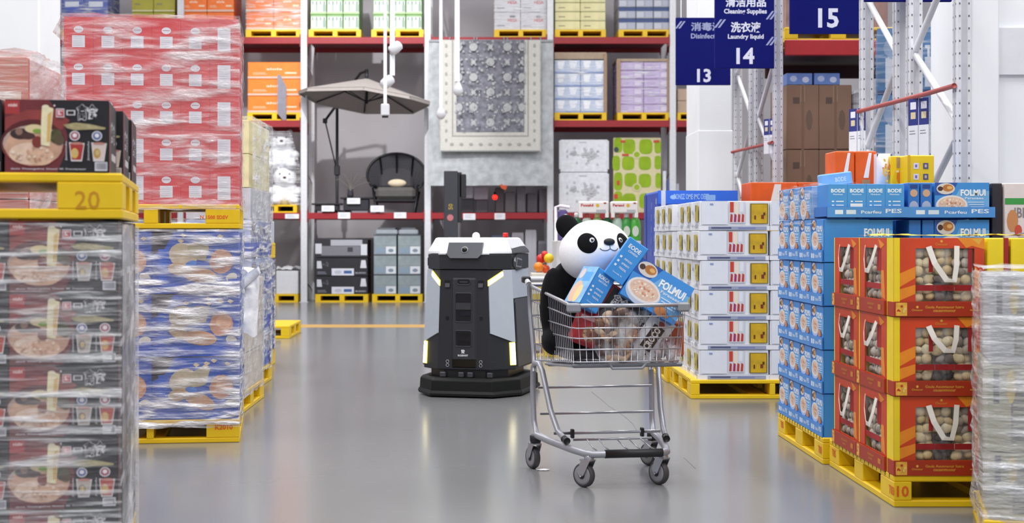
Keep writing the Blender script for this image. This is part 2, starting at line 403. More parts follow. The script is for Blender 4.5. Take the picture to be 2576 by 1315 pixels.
def end_rack(y0, y1, y2, y3, label, gap_beams, x=2.955):
    """two back-to-back end frames facing the aisle, with cross braces and a red tie bar"""
    t = thing('rack_end_frame', label, 'rack', (x, y0, 0))
    for a, b in ((y0, y1), (y2, y3)):
        for yy in (a, b):
            g = G().m(GAL); u = yy-y0; g.cbox((-.045, u-.045, 0), (.045, u+.045, 6), .006)
            g.m(mat('#bcbdc4', .5, metal=.1)); g.box((-.049, u-.012, 0), (-.0455, u+.012, 6)); g.box((-.016, u-.049, 0), (.016, u-.0455, 6))
            o = g.build('upright', t)
            h = G().m(mat('#5d5e66', .6))
            for k in range(76):
                zz = .12+k*.075
                h.box((-.0462, u-.03, zz-.006), (-.0452, u-.022, zz+.006)); h.box((-.0462, u+.022, zz-.006), (-.0452, u+.03, zz+.006)); h.box((-.032, u-.0462, zz-.006), (-.024, u-.0452, zz+.006)); h.box((.024, u-.0462, zz-.006), (.032, u-.0452, zz+.006))
            stuff(h.build('slot_row', o))
            g = G().m(GAL2); g.box((-.08, u-.07, 0), (.09, u+.07, .012)); g.build('foot_plate', t)
        zz = .14-1.14; k = 0 if a == y0 else 1
        while zz < 5:
            s, e = (a, b) if k % 2 else (b, a)
            if zz > 0: g = G().m(GAL); M0 = Vector((.0, s-y0, zz)); M1 = Vector((.0, e-y0, zz+.57)); g.tube([M0, M1], .024, 6); g.build('cross_brace', t)
            zz += .57; k += 1
    g = G().m(mat('#a8453f', .5)); g.tube([(-.062, -.05, 2.10), (-.075, .5, 2.10), (-.075, y3-y0-.5, 2.12), (-.062, y3-y0, 2.13)], .016, 8); g.build('tie_bar', t)
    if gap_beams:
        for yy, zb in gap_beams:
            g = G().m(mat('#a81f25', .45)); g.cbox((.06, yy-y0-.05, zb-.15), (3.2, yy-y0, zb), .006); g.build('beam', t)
            g = G().m(mat('#3a0d10', .6)); g.box((.06, yy-y0, zb-.15), (3.2, yy-y0+.95, zb-.125)); g.build('shelf_underside', t); g = G().m(mat('#3a0d10', .6)); g.cbox((.06, yy-y0+.95, zb-.27), (3.2, yy-y0+1.0, zb), .006); g.build('beam', t)  # shade under the shelf painted in: underside and rear beam in darkened red
    return t
end_rack(9.25, 10.25, 10.58, 11.5, 'grey perforated rack end frame beside the plain white wall', None)
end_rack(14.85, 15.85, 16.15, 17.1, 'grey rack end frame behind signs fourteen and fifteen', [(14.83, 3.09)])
# ticket holders hung on the tie bars
def ticket(px, py, Y, wpx, label):
    t = thing('price_ticket', label, 'price ticket', (2.955-.105, Y, Z(py, Y)), math.radians(-62), 'price tickets on the tie bars')
    s = wpx/F*Y/math.cos(math.radians(20))
    for k in range(2):
        p = Pr(); u = k*s*.52
        p.rect(u, -s*.95, u+s*.48, 0, '#26307e'); p.rect(u+s*.1, -s*.38, u+s*.38, -s*.12, '#e6e6ee'); p.rect(u+s*.12, -s*.72, u+s*.36, -s*.48, '#d8c9a0')
        p.rect(u, -s*2.05, u+s*.48, -s*.95, '#e3e3e8'); p.lines(u+s*.06, u+s*.4, -s*1.15, 2, s*.1, s*.03, '#777788')
        put(p.mesh('ticket_card'), 'ticket_card', (0, 0, 0), 0, t)
    g = G().m(mat('#d5d6dc', .4)); g.box((0, .002, -s*2.05), (s, .006, 0)); g.build('backing_plate', t)
ticket(2322, 250, 10.02, 66, 'pair of blue and white price tickets hung nearer on red tie bar')
ticket(2161, 275, 11.6, 56, 'pair of blue and white price tickets at the far end of near tie bar')
ticket(1932, 300, 15.0, 40, 'small price ticket on the tie bar below sign fourteen')
# ---- hanging aisle signs
def sign(px0, px1, yb, Y, hgt, items, label, stripes=()):
    wd = X(px1, Y)-X(px0, Y); zb = Z(yb, Y)
    t = thing('hanging_sign', label, 'sign', (X(px0, Y), Y, zb), 0, 'blue aisle signs')
    g = G().m(mat('#020b66', .75, var=.03, spec=.2)); g.cbox((0, 0, 0), (wd, .03, hgt), .004); g.build('board', t)
    for x in (.1*wd, .9*wd):
        g = G().m(mat('#c9cad0', .4)); g.tube([(x, .015, hgt), (x, .015, 6.5-zb)], .006, 6); g.build('hanging_rod', t)
    S = F/Y
    for (txt, cx, y0, y1, w_, c) in items:
        p = Pr(); p.text(txt, 0, 0, (y1-y0)/S, c, bold=.03, w=w_/S if w_ else None)
        put(p.mesh('lettering'), 'lettering', ((cx-px0)/S, -.001, (yb-y1)/S), 0, t)
    for (x, y) in stripes:
        p = Pr()
        for k in (0, 1):
            o = k*.035; p.poly([((x-px0)/S-.06+o, (yb-y)/S-.06), ((x-px0)/S-.04+o, (yb-y)/S-.06), ((x-px0)/S+.02+o, (yb-y)/S+.02), ((x-px0)/S+o, (yb-y)/S+.02)], '#9fa6cf')
        put(p.mesh('corner_stripe'), 'corner_stripe', (0, -.001, 0), 0, t)
LW = '#dfe2f2'
sign(1700, 1838, 214, 16.9, .745, [('13', 1771, 173, 207, None, LW), ('消毒液', 1778, 56, 78, 80, '#9aa2c8'), ('Disinfectant', 1780, 84, 97, 84, '#9aa2c8')], 'blue hanging sign with number thirteen partly behind another sign', [(1712, 58)])
sign(1798, 1948, 172, 14.6, 1.0, [('14', 1875, 120, 161, None, LW), ('洗衣液', 1876, 55, 82, 76, LW), ('Laundry liquid', 1876, 86, 101, 90, LW), ('清洁用品', 1876, -6, 18, 102, LW), ('Cleaning Supplies', 1875, 22, 38, 108, LW)], 'blue hanging sign for laundry liquid with number fourteen', [(1812, 54), (1942, 33), (1942, 98)])
sign(1987, 2174, 85, 12.3, .75, [('15', 2084, 21, 70, None, LW)], 'large blue hanging sign with number fifteen above the yellow pallet')
sign(2175, 2395, 4, 10.3, .75, [], 'blue hanging sign cut by top edge right of number fifteen')
# ---- white drop poles with sockets from the roof
WP = mat('#dcdce2', .45, var=.02)
def drop_pole(px, Y, yend, r, label, items):
    S = F/Y; x = X(px, Y); z = Z(yend, Y)
    t = thing('drop_pole', label, 'ceiling pole', (x, Y, z), 0, 'white ceiling poles')
    g = G().m(WP); g.tube([(0, 0, 0), (0, 0, 6.5-z)], r, 10); g.build('pole', t)
    for (kind, dy, dx) in items:
        zz = (yend-dy)/S; xx = dx/S
        if kind == 'socket':
            g = G().m(WP); g.cbox((xx-.05, -.05, zz-.1), (xx+.05, .05, zz+.04), .012); g.m(DARK).box((xx-.035, -.035, zz-.12), (xx+.035, .035, zz-.099)); g.build('socket', t)
        elif kind == 'spot':
            g = G().m(WP); R = Matrix.Rotation(.9, 3, 'Y'); g.lathe([(.045, -.08), (.065, -.06), (.07, 0), (.06, .07), (.025, .09)], 14, (xx, -.05, zz), M=R); s = g.build('spot_head', t)
            g = G().m(mat('#3a3a40', .3)); g.lathe([(.05, -.094), (.05, -.09)], 12, (xx, -.05, zz), M=R); g.build('lens', s)
            g = G().m(WP); g.tube([(0, 0, zz+.1), (xx*.5, -.02, zz+.06), (xx, -.05, zz+.02)], .02, 8); g.build('bracket', t)
        elif kind == 'cone':
            g = G().m(WP); g.lathe([(.022, .14), (.026, .08), (.055, .01), (.07, -.04), (.045, -.08), (.015, -.1)], 14, (xx, 0, zz)); g.build('bell_cover', t)
drop_pole(987, 19.0, 190, .032, 'thick white ceiling pole carrying two tilted spot heads', [('spot', 122, 8), ('spot', 207, -12)])
drop_pole(969, 18.0, 262, .02, 'thin white ceiling pole ending in a square socket over the parasol', [('socket', 270, 0)])
drop_pole(1150, 20.0, 205, .034, 'white ceiling pole with bell cover before the patterned rug', [('cone', 222, 2)])
drop_pole(1109, 21.0, 272, .024, 'thin white ceiling pole with small bell end by the rug border', [('cone', 282, 0)])
# ================================================================== GOODS IN THE BACK RACK
FY = BY+.04
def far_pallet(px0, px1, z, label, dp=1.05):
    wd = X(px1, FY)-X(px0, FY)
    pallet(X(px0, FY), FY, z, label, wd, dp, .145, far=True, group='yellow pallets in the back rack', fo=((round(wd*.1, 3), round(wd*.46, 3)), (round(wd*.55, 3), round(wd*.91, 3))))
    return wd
def far_load(px0, px1, ytop, zsh, cols, tiers, hexc, desc, where, fp=None, dp=.95, rough=.4, name='carton', inset=.0, wrap=None, amp=.008):
    wd = far_pallet(px0, px1, zsh, 'yellow pallet under the '+where)
    z0 = zsh+.145; ht = (Z(ytop, FY)-z0)/tiers; w1 = (wd-2*inset)/cols
    me = carton_mesh(round(w1-.008, 4), dp, round(ht-.006, 4), mat(hexc, rough, var=.08, scale=8), .006)
    stack(Fr(X(px0, FY)+inset, FY+.03), 0, 0, z0, cols, 1, tiers, w1, dp, ht, me, desc, 'box', 'of '+where, where, name, fp=fp(w1-.008, ht-.006) if fp else None)
    if wrap: film(Fr(X(px0, FY), FY+.03), inset, wd-inset, 0, dp, z0, z0+ht*tiers, 'clear wrap around the '+where, wrap, amp, .06, seed=px0)
def pr_orange(w_, h_):
    p = Pr(.0004); p.rect(-w_/2, h_*.02, w_/2, h_*.14, '#d9b7a6'); p.text('alola', 0, h_*.52, h_*.14, '#f6dcc6', w=w_*.3); p.lines(-w_*.4, -w_*.1, h_*.36, 2, h_*.08, h_*.03, '#f3c8a6'); p.rect(w_*.2, h_*.3, w_*.42, h_*.4, '#f4d0b0'); return p.mesh()
def pr_bottle(w_, h_):
    p = Pr(.0004); p.rect(-w_*.46, h_*.12, w_*.46, h_*.86, '#cfd8d2')
    for k in range(4):
        x = -w_*.36+k*w_*.24; p.rect(x-w_*.08, h_*.16, x+w_*.08, h_*.6, ['#e8ecec', '#a9b6ae', '#e4e8e6', '#8fa598'][k]); p.rect(x-w_*.035, h_*.6, x+w_*.035, h_*.82, '#56765c' if k % 2 else '#78877c')
    p.rect(-w_/2, 0, w_/2, h_*.12, '#a9cd8e'); return p.mesh()
def pr_white(w_, h_):
    p = Pr(.0004); p.text('HESA', w_*.2, h_*.45, h_*.2, '#c65a5f', w=w_*.36); p.rect(w_*.1, h_*.7, w_*.3, h_*.82, '#777a88'); p.rect(-w_*.4, h_*.2, -w_*.1, h_*.26, '#9a9aa6'); return p.mesh()
def pr_cream(w_, h_):
    p = Pr(.0004); p.rect(-w_*.48, h_*.03, w_*.48, h_*.12, '#c9c69a'); p.rect(-w_*.35, h_*.4, -w_*.1, h_*.5, '#8d8560'); return p.mesh()
def pr_bluestripe(w_, h_):
    p = Pr(.0004); p.rect(-w_/2, h_*.68, w_/2, h_, '#3b4f80'); p.rect(-w_*.45, h_*.1, -w_*.05, h_*.6, '#c3c6d2'); p.rect(.02, h_*.1, w_*.45, h_*.6, '#b2b6c6'); return p.mesh()
def pr_bluewhite(w_, h_):
    p = Pr(.0004); p.rect(-w_/2, 0, w_/2, h_*.12, '#7d96cf'); p.poly([(-w_*.4, h_*.95), (-w_*.1, h_*.95), (-w_*.18, h_*.3), (-w_*.36, h_*.3)], '#f4f6fb'); p.poly([(w_*.06, h_*.95), (w_*.4, h_*.95), (w_*.3, h_*.35), (w_*.12, h_*.35)], '#eef2fa'); return p.mesh()
def pr_purple(w_, h_):
    p = Pr(.0004); p.rect(-w_*.46, h_*.15, w_*.1, h_*.85, '#c9b8de'); p.rect(w_*.16, h_*.2, w_*.42, h_*.8, '#d9cfe6'); p.lines(-w_*.4, w_*.0, h_*.7, 3, h_*.16, h_*.05, '#a58fc2'); return p.mesh()
def pr_silver(w_, h_):
    p = Pr(.0004); p.rect(-w_*.3, h_*.3, w_*.3, h_*.6, '#dfe3ee'); return p.mesh()
far_load(150, 270, -60, Z_TOP, 2, 3, '#4a5fb4', 'blue carton', 'blue load behind red stack top', pr_silver, wrap=FILM)
far_load(330, 440, -60, Z_TOP, 2, 3, '#a9a23c', 'olive yellow carton', 'olive load on the top shelf', pr_cream)
far_load(452, 588, -60, Z_TOP, 2, 3, '#f0772a', 'orange carton', 'partly hidden orange load up top', pr_orange)
far_load(618, 757, -62, Z_TOP, 2, 3, '#f0772a', 'orange carton', 'orange load on top shelf left of upright', pr_orange, wrap=FILM)
far_load(776, 908, -45, Z_TOP, 3, 3, '#79a35f', 'green tray of bottles', 'left bottle load above parasol', pr_bottle, name='bottle_tray', inset=.03)
far_load(934, 1066, -45, Z_TOP, 3, 3, '#79a35f', 'green tray of bottles', 'right bottle load above parasol', pr_bottle, name='bottle_tray', inset=.03)
far_load(1243, 1376, -60, Z_TOP, 2, 3, '#d4d3d9', 'white carton with red print', 'white load above the rug', pr_white, wrap=FILM)
far_load(1396, 1524, -40, Z_TOP, 2, 5, '#e0d9a4', 'cream carton', 'cream load above the blue white one', pr_cream)
far_load(1556, 1688, -40, Z_TOP, 3, 4, '#a3a6b4', 'grey pack with blue band', 'blue banded load at upper right', pr_bluestripe, name='wrapped_pack')
far_load(622, 757, 155, Z_MID, 1, 3, '#f08022', 'wide orange carton', 'orange load behind the dark panel', pr_orange)
far_load(1395, 1526, 150, Z_MID, 2, 4, '#c3cfe6', 'pale blue pack', 'blue white load on middle shelf', pr_bluewhite, name='wrapped_pack', wrap=FILM)
far_load(1553, 1686, 155, Z_MID, 2, 6, '#b9a3cf', 'lilac pack', 'lilac load on middle shelf', pr_purple, name='wrapped_pack', wrap=FILM)
far_load(1704, 1790, 222, Z_MID, 2, 2, '#b9a08c', 'tan carton', 'tan load beside the white pillar', None)
# brown corner sheets round the two wrapped loads and the lone dark slip sheet
def thin_panel(name, px0, px1, y0, y1, Y, hexc, label, th=.02, pts=None, cat='cardboard sheet'):
    g = G().m(mat(hexc, .7, var=.08)); q = pts or [(px0, y0), (px1, y0), (px1, y1), (px0, y1)]
    g.prism([(X(a, Y), Y, Z(b, Y)) for a, b in q], (0, th, 0)); o = g.build(name); tag(o, label, cat); return o
thin_panel('slip_sheet', 0, 0, 0, 0, FY-.05, '#8b8793', 'dark grey slip sheet leaning over the orange load', .015, [(698, 188), (705, 188), (720, 218), (720, 300), (716, 308), (698, 285)], 'slip sheet')
for a, b, y0, y1, l in ((1519, 1527, 135, 283, 'brown corner board at the right of the blue white load'), (1551, 1561, 150, 283, 'brown corner board at left of the lilac load'), (1678, 1686, 150, 283, 'brown corner board at right of the lilac load')):
    g = G().m(mat('#a98c74', .8)); g.box((X(a, FY), FY-.0, Z(y1, FY)), (X(b, FY), FY+.024, Z(y0, FY))); tag(g.build('corner_board'), l, 'cardboard sheet', 'corner boards')
for a, b, y0, y1, l in ((1395, 1526, 131, 148, 'brown cardboard cap sheet on the blue white load'), (1553, 1686, 147, 154, 'brown cardboard cap sheet on the lilac load')):
    g = G().m(mat('#b09c88', .8)); g.box((X(a, FY), FY+.03, Z(y1, FY)), (X(b, FY), FY+.95, Z(y0, FY))); tag(g.build('cap_sheet'), l, 'cardboard sheet', 'cap sheets')
# ---- hanging carpets
def carpet(px0, px1, y0, y1, Y, base, label, draw):
    t = thing('hanging_carpet', label, 'carpet', (X(px0, Y), Y, Z(y1, Y)), 0, 'carpets hung from the back rack')
    wd = X(px1, Y)-X(px0, Y); hh = Z(y0, Y)-Z(y1, Y)
    g = G().m(mat(base, .95, var=.2, scale=7, bump=.3, bscale=80))
    g.grid(lambda s, q: (wd*s, .012*math.sin(s*9), hh*q), 30, 12); g.grid(lambda s, q: (wd*(1-s), .02+.012*math.sin((1-s)*9), hh*q), 30, 12)
    g.box((0, -.002, -.006), (wd, .024, 0.0)); g.build('pile_ground', t)
    for q in range(4):
        g = G().m(mat('#8a8b92', .4)); x = wd*(.1+.8*q/3); g.tube([(x, .01, hh-.03), (x, .01, hh+.05), (x, BY-Y-.07, Z(100, BY)-Z(y1, Y)+.02)], .012, 6); g.build('hanging_clip', t)
    for nm, pr in draw(wd, hh): put(pr.mesh(nm), nm, (0, -.016, 0), 0, t)
def draw_outer(wd, hh):
    p = Pr(.0003); p.rect(0, hh*.985, wd, hh, mat('#9a9da2', .95)); return [('bound_edge', p)]
def draw_inner(wd, hh):
    p = Pr(.00035); b = .17*wd; p.rect(.02, .0, wd-.02, .02, '#8f8f90'); p.rect(.018, .02, wd-.018, hh, mat('#c2c0ba', .95, var=.07, scale=30, bump=.2))
    p.rect(.12*wd, .13*hh, wd-.12*wd, hh, mat('#9c9a96', .95)); p.rect(.135*wd, .145*hh, wd-.135*wd, hh, mat('#bfbdb7', .95))
    R = random.Random(9)
    for k in range(11):
        for xx in (.065*wd, .935*wd): p.ell(xx, .1*hh+k*.085*hh, .025, .035, '#989794', 8)
    for k in range(9): p.ell(.12*wd+k*.095*wd, .065*hh, .035, .025, '#989794', 8)
    q = Pr(.00035); q.k = 22; x0, x1, z0 = .165*wd, .835*wd, .175*hh
    q.rect(x0, z0, x1, hh, mat('#75757f', .95, var=.4, scale=11, bump=.2))
    lt = [mat(c, .95, var=.1, scale=30) for c in ('#a9aaab', '#9a9ba0', '#8e8f96')]
    xc = (x0+x1)/2; hw = (x1-x0)/2
    for k in range(6):
        zz = z0+.085*hh+k*.135*hh
        for s in (-.92, -.5, 0, .5, .92):
            r = .075 if (k+int(s*2)) % 2 == 0 else .04
            q.ell(xc+s*hw, zz, r*.8 if abs(s) > .9 else r, r, lt[0], 10)
            for a in range(4): q.ell(xc+s*hw*.98+r*1.5*math.cos(a*1.571+.78)*.8, zz+r*1.5*math.sin(a*1.571+.78), .022, .022, lt[1], 7)
    for k in range(130): q.ell(R.uniform(x0+.03, x1-.03), R.uniform(z0+.03, hh-.03), R.uniform(.012, .03), R.uniform(.012, .03), R.choice(lt), 7)
    return [('border', p), ('medallion_field', q)]
carpet(1078, 1391, 100, 466, 27.1, '#b0b4b8', 'large plain mottled grey carpet hanging from the rack', draw_outer)
carpet(1106, 1361, 101, 381, 26.98, '#bcbab5', 'grey patterned rug with cream border hung over the plain carpet', draw_inner)
# ---- middle bay: parasol, chair, tables
BLK = mat('#1d1c22', .5); CAN = mat('#aaa29e', .85, var=.03, bump=.1)
um = thing('patio_umbrella', 'beige cantilever parasol with black mast on the rack shelf', 'parasol', (X(848, 28.0), 28.0, Z_LOW))
zc = Z(262, 28.0)-Z_LOW; zp = Z(208, 28.0)-Z_LOW; cxr = X(930, 28.0)-X(848, 28.0); cyr = -.78
cor = [(-1.22, -.0, .17), (-1.0, -.62, .165), (.0, -.78, .17), (.80, -.72, .02), (1.15, -.08, -.03), (.8, .55, -.14), (-.1, .8, -.12), (-.95, .5, .04)]
top = Vector((cxr, cyr, zp)); R8 = [Vector((cxr+a, cyr+b, zc+c)) for a, b, c in cor]
for k in range(8):
    a, b = R8[k], R8[(k+1) % 8]; g = G().m(CAN); dn = Vector((0, 0, -.012)); g.prism([top, b, a], dn)
    g.prism([a, b, b+Vector((0, 0, -.06)), a+Vector((0, 0, -.06))], (top-a)*.004); g.build('canopy_panel', um)
    g = G().m(BLK); g.tube([top+Vector((0, 0, -.05)), (top+a)/2+Vector((0, 0, -.06)), a+Vector((0, 0, -.03))], .011, 6); g.build('rib', um)
    g = G().m(BLK); g.tube([top+Vector((0, 0, -.42)), top*.55+a*.45+Vector((0, 0, -.05))], .009, 6); g.build('strut', um)
g = G().m(BLK); g.tube([top+Vector((0, 0, .06)), top+Vector((0, 0, -.45))], .022, 8); g.build('hub', um)
g = G().m(BLK); g.tube([(0, 0, .02), (0, 0, zc+.05)], .028, 10); g.build('mast', um)
g = G().m(BLK); g.tube([(-.22, .0, zc-.30), (0, .0, zc+.0), (cxr-.12, cyr+.1, zp+.1), (cxr+.0, cyr, zp+.13)], .024, 8); g.tube([(cxr, cyr, zp+.16), (cxr, cyr, zp)], .03, 8); g.build('cantilever_arm', um)
g = G().m(BLK); g.tube([(-.22, 0, zc-.30), (-.02, 0, zc-1.15)], .014, 6); g.cbox((-.26, -.04, zc-.35), (-.18, .04, zc-.26), .01); g.cbox((-.05, -.05, zc-1.3), (.05, .05, zc-1.12), .01); g.build('slide_handle', um)
g = G().m(BLK); g.cbox((-.25, -.25, 0), (.25, .25, .05), .01); g.build('base_plate', um)
ch = thing('lounge_chair', 'black rope lounge chair with round back and grey cushions', 'chair', (X(997, 27.8), 27.8, Z_LOW))
S = F/27.8
def lc(px, py): return ((px-997)/S, (536-py)/S)
hoop = []
for k in range(25):
    a = math.radians(-38+k*256/24); hoop.append((math.cos(a)*.535, .12+.1*math.cos(a)**2*-1, .70+math.sin(a)*.39))
g = G().m(BLK); g.tube(hoop, .022, 8); g.build('back_hoop', ch)
RP = mat('#45444a', .85, var=.15, scale=50)
g = G().m(RP)
for k in range(24):
    g.add([hoop[k], hoop[k+1], (hoop[k+1][0]*.55, .3, .35), (hoop[k][0]*.55, .3, .35)], [(0, 1, 2, 3)])
g.build('woven_back', ch)
for x in (-.3, 0, .3):
    g = G().m(BLK); g.tube([(x*1.0, .05, .70+math.sqrt(max(0, 1-(x/.535)**2))*.39), (x*.8, .28, .4)], .018, 6); g.build('back_rib', ch)
g = G().m(mat('#5a5856', .95, var=.06, bump=.2)); g.cbox((-.36, -.35, .24), (.36, .3, .46), .06); g.build('seat_cushion', ch)
g = G().m(mat('#47454a', .95, var=.06, bump=.2)); g.M = Matrix.Translation((0, .16, .44)) @ Matrix.Rotation(-.2, 4, 'X'); g.cbox((-.32, -.06, 0), (.3, .08, .42), .05); g.build('back_cushion', ch)
g = G().m(BLK); g.tube([(-.42, -.36, .47), (-.40, .0, .5), (-.38, .3, .48)], .025, 8); g.build('armrest', ch); g = G().m(BLK); g.tube([(.42, -.36, .47), (.40, .0, .5), (.38, .3, .48)], .025, 8); g.build('armrest', ch)
g = G().m(BLK); g.cbox((-.38, -.36, .19), (.38, .32, .24), .02); g.build('seat_frame', ch)
for sx in (-1, 1):
    for yy in (-.33, .28):
        g = G().m(BLK); g.tube([(sx*.41, yy, .47 if yy < 0 else .4), (sx*.37, yy, .2), (sx*.33, yy*1.05, 0)], .02, 8); g.build('leg', ch)
g = G().m(mat('#d9c9ae', .9, var=.04)); g.ell((0, 0, 0), (.17, .07, .075), 16, 10); tag(put(g.mesh('scatter_pillow'), 'scatter_pillow', (X(999, 27.6), 27.62, Z_LOW+.535)), 'small beige pillow on the round backed chair', 'pillow')
def table(px0, px1, y0, Y, label, drawer):
    t = thing('side_table', label, 'table', (X(px0, Y), Y, Z_LOW)); wd = X(px1, Y)-X(px0, Y); h = Z(y0, Y)-Z_LOW
    g = G().m(BLK); g.cbox((-.03, -.03, h-.03), (wd+.03, .26, h), .006); g.build('table_top', t)
    g = G().m(mat('#22222c', .5)); g.cbox((.03, 0, .04), (wd-.03, .23, h-.03), .01); g.build('body', t)
    for x in (.02, wd-.05):
        for y in (0, .2): g = G().m(BLK); g.box((x, y, 0), (x+.03, y+.03, .05)); g.build('leg', t)
table(860, 932, 496, 27.55, 'taller black side table under the twig vase', 1)
table(788, 856, 511, 27.6, 'low black side table at the foot of the mast', 0)
g = G().m(mat('#3c3a40', .3)); g.lathe([(.05, 0), (.06, .05), (.045, .12), (.05, .15)], 12); vz = thing('twig_vase', 'small dark vase with dry curly twigs', 'plant', (X(882, 27.7), 27.66, Z(496, 27.55))); g.build('vase', vz)
for k, (a, b, c) in enumerate([(-.25, .2, .05), (-.14, .3, 0), (.02, .33, .03), (.14, .28, 0), (.27, .24, .04), (.34, .14, 0), (-.05, .2, .02)]):
    g = G().m(mat('#6f6b66', .8)); g.tube([(0, 0, .13), (a*.3, c, .13+b*.5), (a*.8, c, .13+b), (a*1.05, c*1.2, .13+b*.95)], .007, 5); g.build('twig', vz)
PC = mat('#e9eaf0', .5, var=.02)
def price_card(px0, px1, y0, y1, Y, label):
    t = thing('price_card', label, 'price card', (X(px0, Y), Y, Z(y1, Y)), 0, 'white price cards on the rack'); wd = X(px1, Y)-X(px0, Y); h = Z(y0, Y)-Z(y1, Y)
    g = G().m(PC); g.cbox((0, 0, 0), (wd, .02, h), .003); g.build('card', t)
    p = Pr(.0003); p.lines(wd*.15, wd*.8, h*.75, 3, h*.2, h*.07, '#b9bac6', seed=px0); put(p.mesh('print_lines'), 'print_lines', (0, -.001, 0), 0, t)
for a in ((809, 841, 517, 532, 27.35, 'white price card before the low black table'), (873, 906, 498, 513, 27.5, 'white price card on the taller black table'), (932, 966, 517, 533, 27.35, 'white price card left of the lounge chair'), (850, 881, 534, 550, 27.38, 'white price card on the red beam below the tables'), (991, 1022, 534, 549, 27.38, 'white price card on red beam below the chair'),
          (1165, 1196, 537, 553, 27.38, 'white price card on the red beam left of the red lamp'), (1244, 1271, 536, 552, 27.38, 'white price card on red beam behind robot lid'), (717, 752, 538, 550, 27.38, 'white and blue price card below the plush bears')): price_card(*a)
# ---- floor level of the middle bays
far_pallet(793, 926, 0, 'yellow pallet under the black appliance cartons')
def pr_appl(w_, h_):
    p = Pr(.0004); p.rect(-w_*.18, h_*.02, w_*.24, h_*.40, '#d6d8e2'); p.rect(.05*w_, h_*.12, .2*w_, h_*.28, '#3d5f9a'); p.ell(-w_*.06, h_*.2, w_*.07, h_*.1, '#b9bcca'); p.poly([(-w_*.46, h_*.4), (-w_*.36, h_*.4), (-w_*.38, h_*.8), (-w_*.46, h_*.8)], '#c9cad2'); p.poly([(w_*.36, h_*.42), (w_*.48, h_*.42), (w_*.46, h_*.85), (w_*.38, h_*.85)], '#d2d2da')
    p.lines(-w_*.45, -w_*.25, h_*.2, 2, h_*.08, h_*.03, '#8d8f9c'); p.text('BLESSD', w_*.37, h_*.12, h_*.08, '#aeb0bc', w=w_*.2); p.blobs(-w_*.3, h_*.6, w_*.06, h_*.14, 6, w_*.03, ['#3c3a42', '#55535c']); return p.mesh()
def pr_appl_top(w_, h_):
    p = Pr(.0004); p.rect(-w_*.38, h_*.1, w_*.36, h_*.62, '#77767e'); p.rect(-w_*.2, h_*.64, w_*.4, h_*.96, '#a9a9b2'); p.rect(-w_*.49, h_*.2, -w_*.37, h_*.75, '#c6c7cf'); p.rect(w_*.37, h_*.12, w_*.49, h_*.72, '#cfd0d8'); p.rect(w_*.12, h_*.3, w_*.22, h_*.55, '#3a3940'); return p.mesh()
wd = X(926, FY)-X(793, FY); a = (Z(601, FY)-.145)/3
stack(Fr(X(793, FY), FY+.02), -.02, 0, .145, 1, 1, 3, wd+.02, .9, a, carton_mesh(round(wd, 3), .9, round(a-.01, 3), mat('#25242b', .5, var=.1)), 'black appliance carton with white labels', 'box', 'of the pallet below parasol', 'black appliance cartons', fp=lambda i, j, k: pr_appl(wd, a) if k < 2 else pr_appl_top(wd, a))
far_pallet(936, 1063, 0, 'yellow pallet under the grey storage bins')
def pr_bin(w_, h_):
    p = Pr(.0004); p.rect(-w_/2, h_*.94, w_/2, h_, '#4a4d55'); p.rect(-w_*.42, h_*.06, w_*.02, h_*.34, '#8496a8'); p.rect(w_*.04, h_*.04, w_*.48, h_*.4, '#d2d6dc'); p.ell(w_*.26, h_*.2, w_*.12, h_*.09, '#7d8a96'); p.rect(-w_*.46, h_*.5, w_*.46, h_*.53, '#9aa4a8'); return p.mesh()
wd = (X(1060, FY)-X(938, FY))/2; a = (Z(590, FY)-.145)/3
stack(Fr(X(938, FY), FY+.02), 0, 0, .145, 2, 1, 3, wd, .9, a, carton_mesh(round(wd-.03, 3), .9, round(a-.01, 3), mat('#8b979b', .35, var=.12, scale=9)), 'grey translucent storage bin', 'storage bin', 'of the pallet below the chair', 'grey storage bins', 'storage_bin', fp=pr_bin(wd-.03, a))
for k, (p0, p1) in enumerate(((944, 1000), (1002, 1052))):
    g = G().m(mat('#9da3ab', .4)); g.cbox((X(p0, FY), FY+.05, .145+a*3), (X(p1, FY), FY+.8, .145+a*3+.09), .02); g.cbox((X(p0, FY)+.04, FY+.1, .145+a*3+.09), (X(p1, FY)-.04, FY+.7, .145+a*3+.13), .015); tag(g.build('bin_lid'), 'loose grey bin lid lying on the '+('left', 'right')[k]+' stack of bins', 'lid', 'bin lids')
far_pallet(640, 750, 0, 'yellow pallet on the floor under white box, left bay')
wd = X(750, FY)-X(694, FY); g = G().m(mat('#dcdde2', .5, var=.04)); g.cbox((0, 0, 0), (wd, .8, Z(681, FY)-.145), .01)
t = thing('white_carton', 'plain white carton on the floor pallet beside the upright', 'box', (X(694, FY), FY+.03, .145)); g.build('body', t)
g = G().m(mat('#e6e7ec', .4, bump=.8, bscale=10)); h = Z(681, FY)-.145
g.grid(lambda s, q: (wd*s, .05+.7*q, h+.02+.13*abs(mnoise.noise(Vector((s*3, q*4, 2))))), 12, 10); g.build('crumpled_film', t)
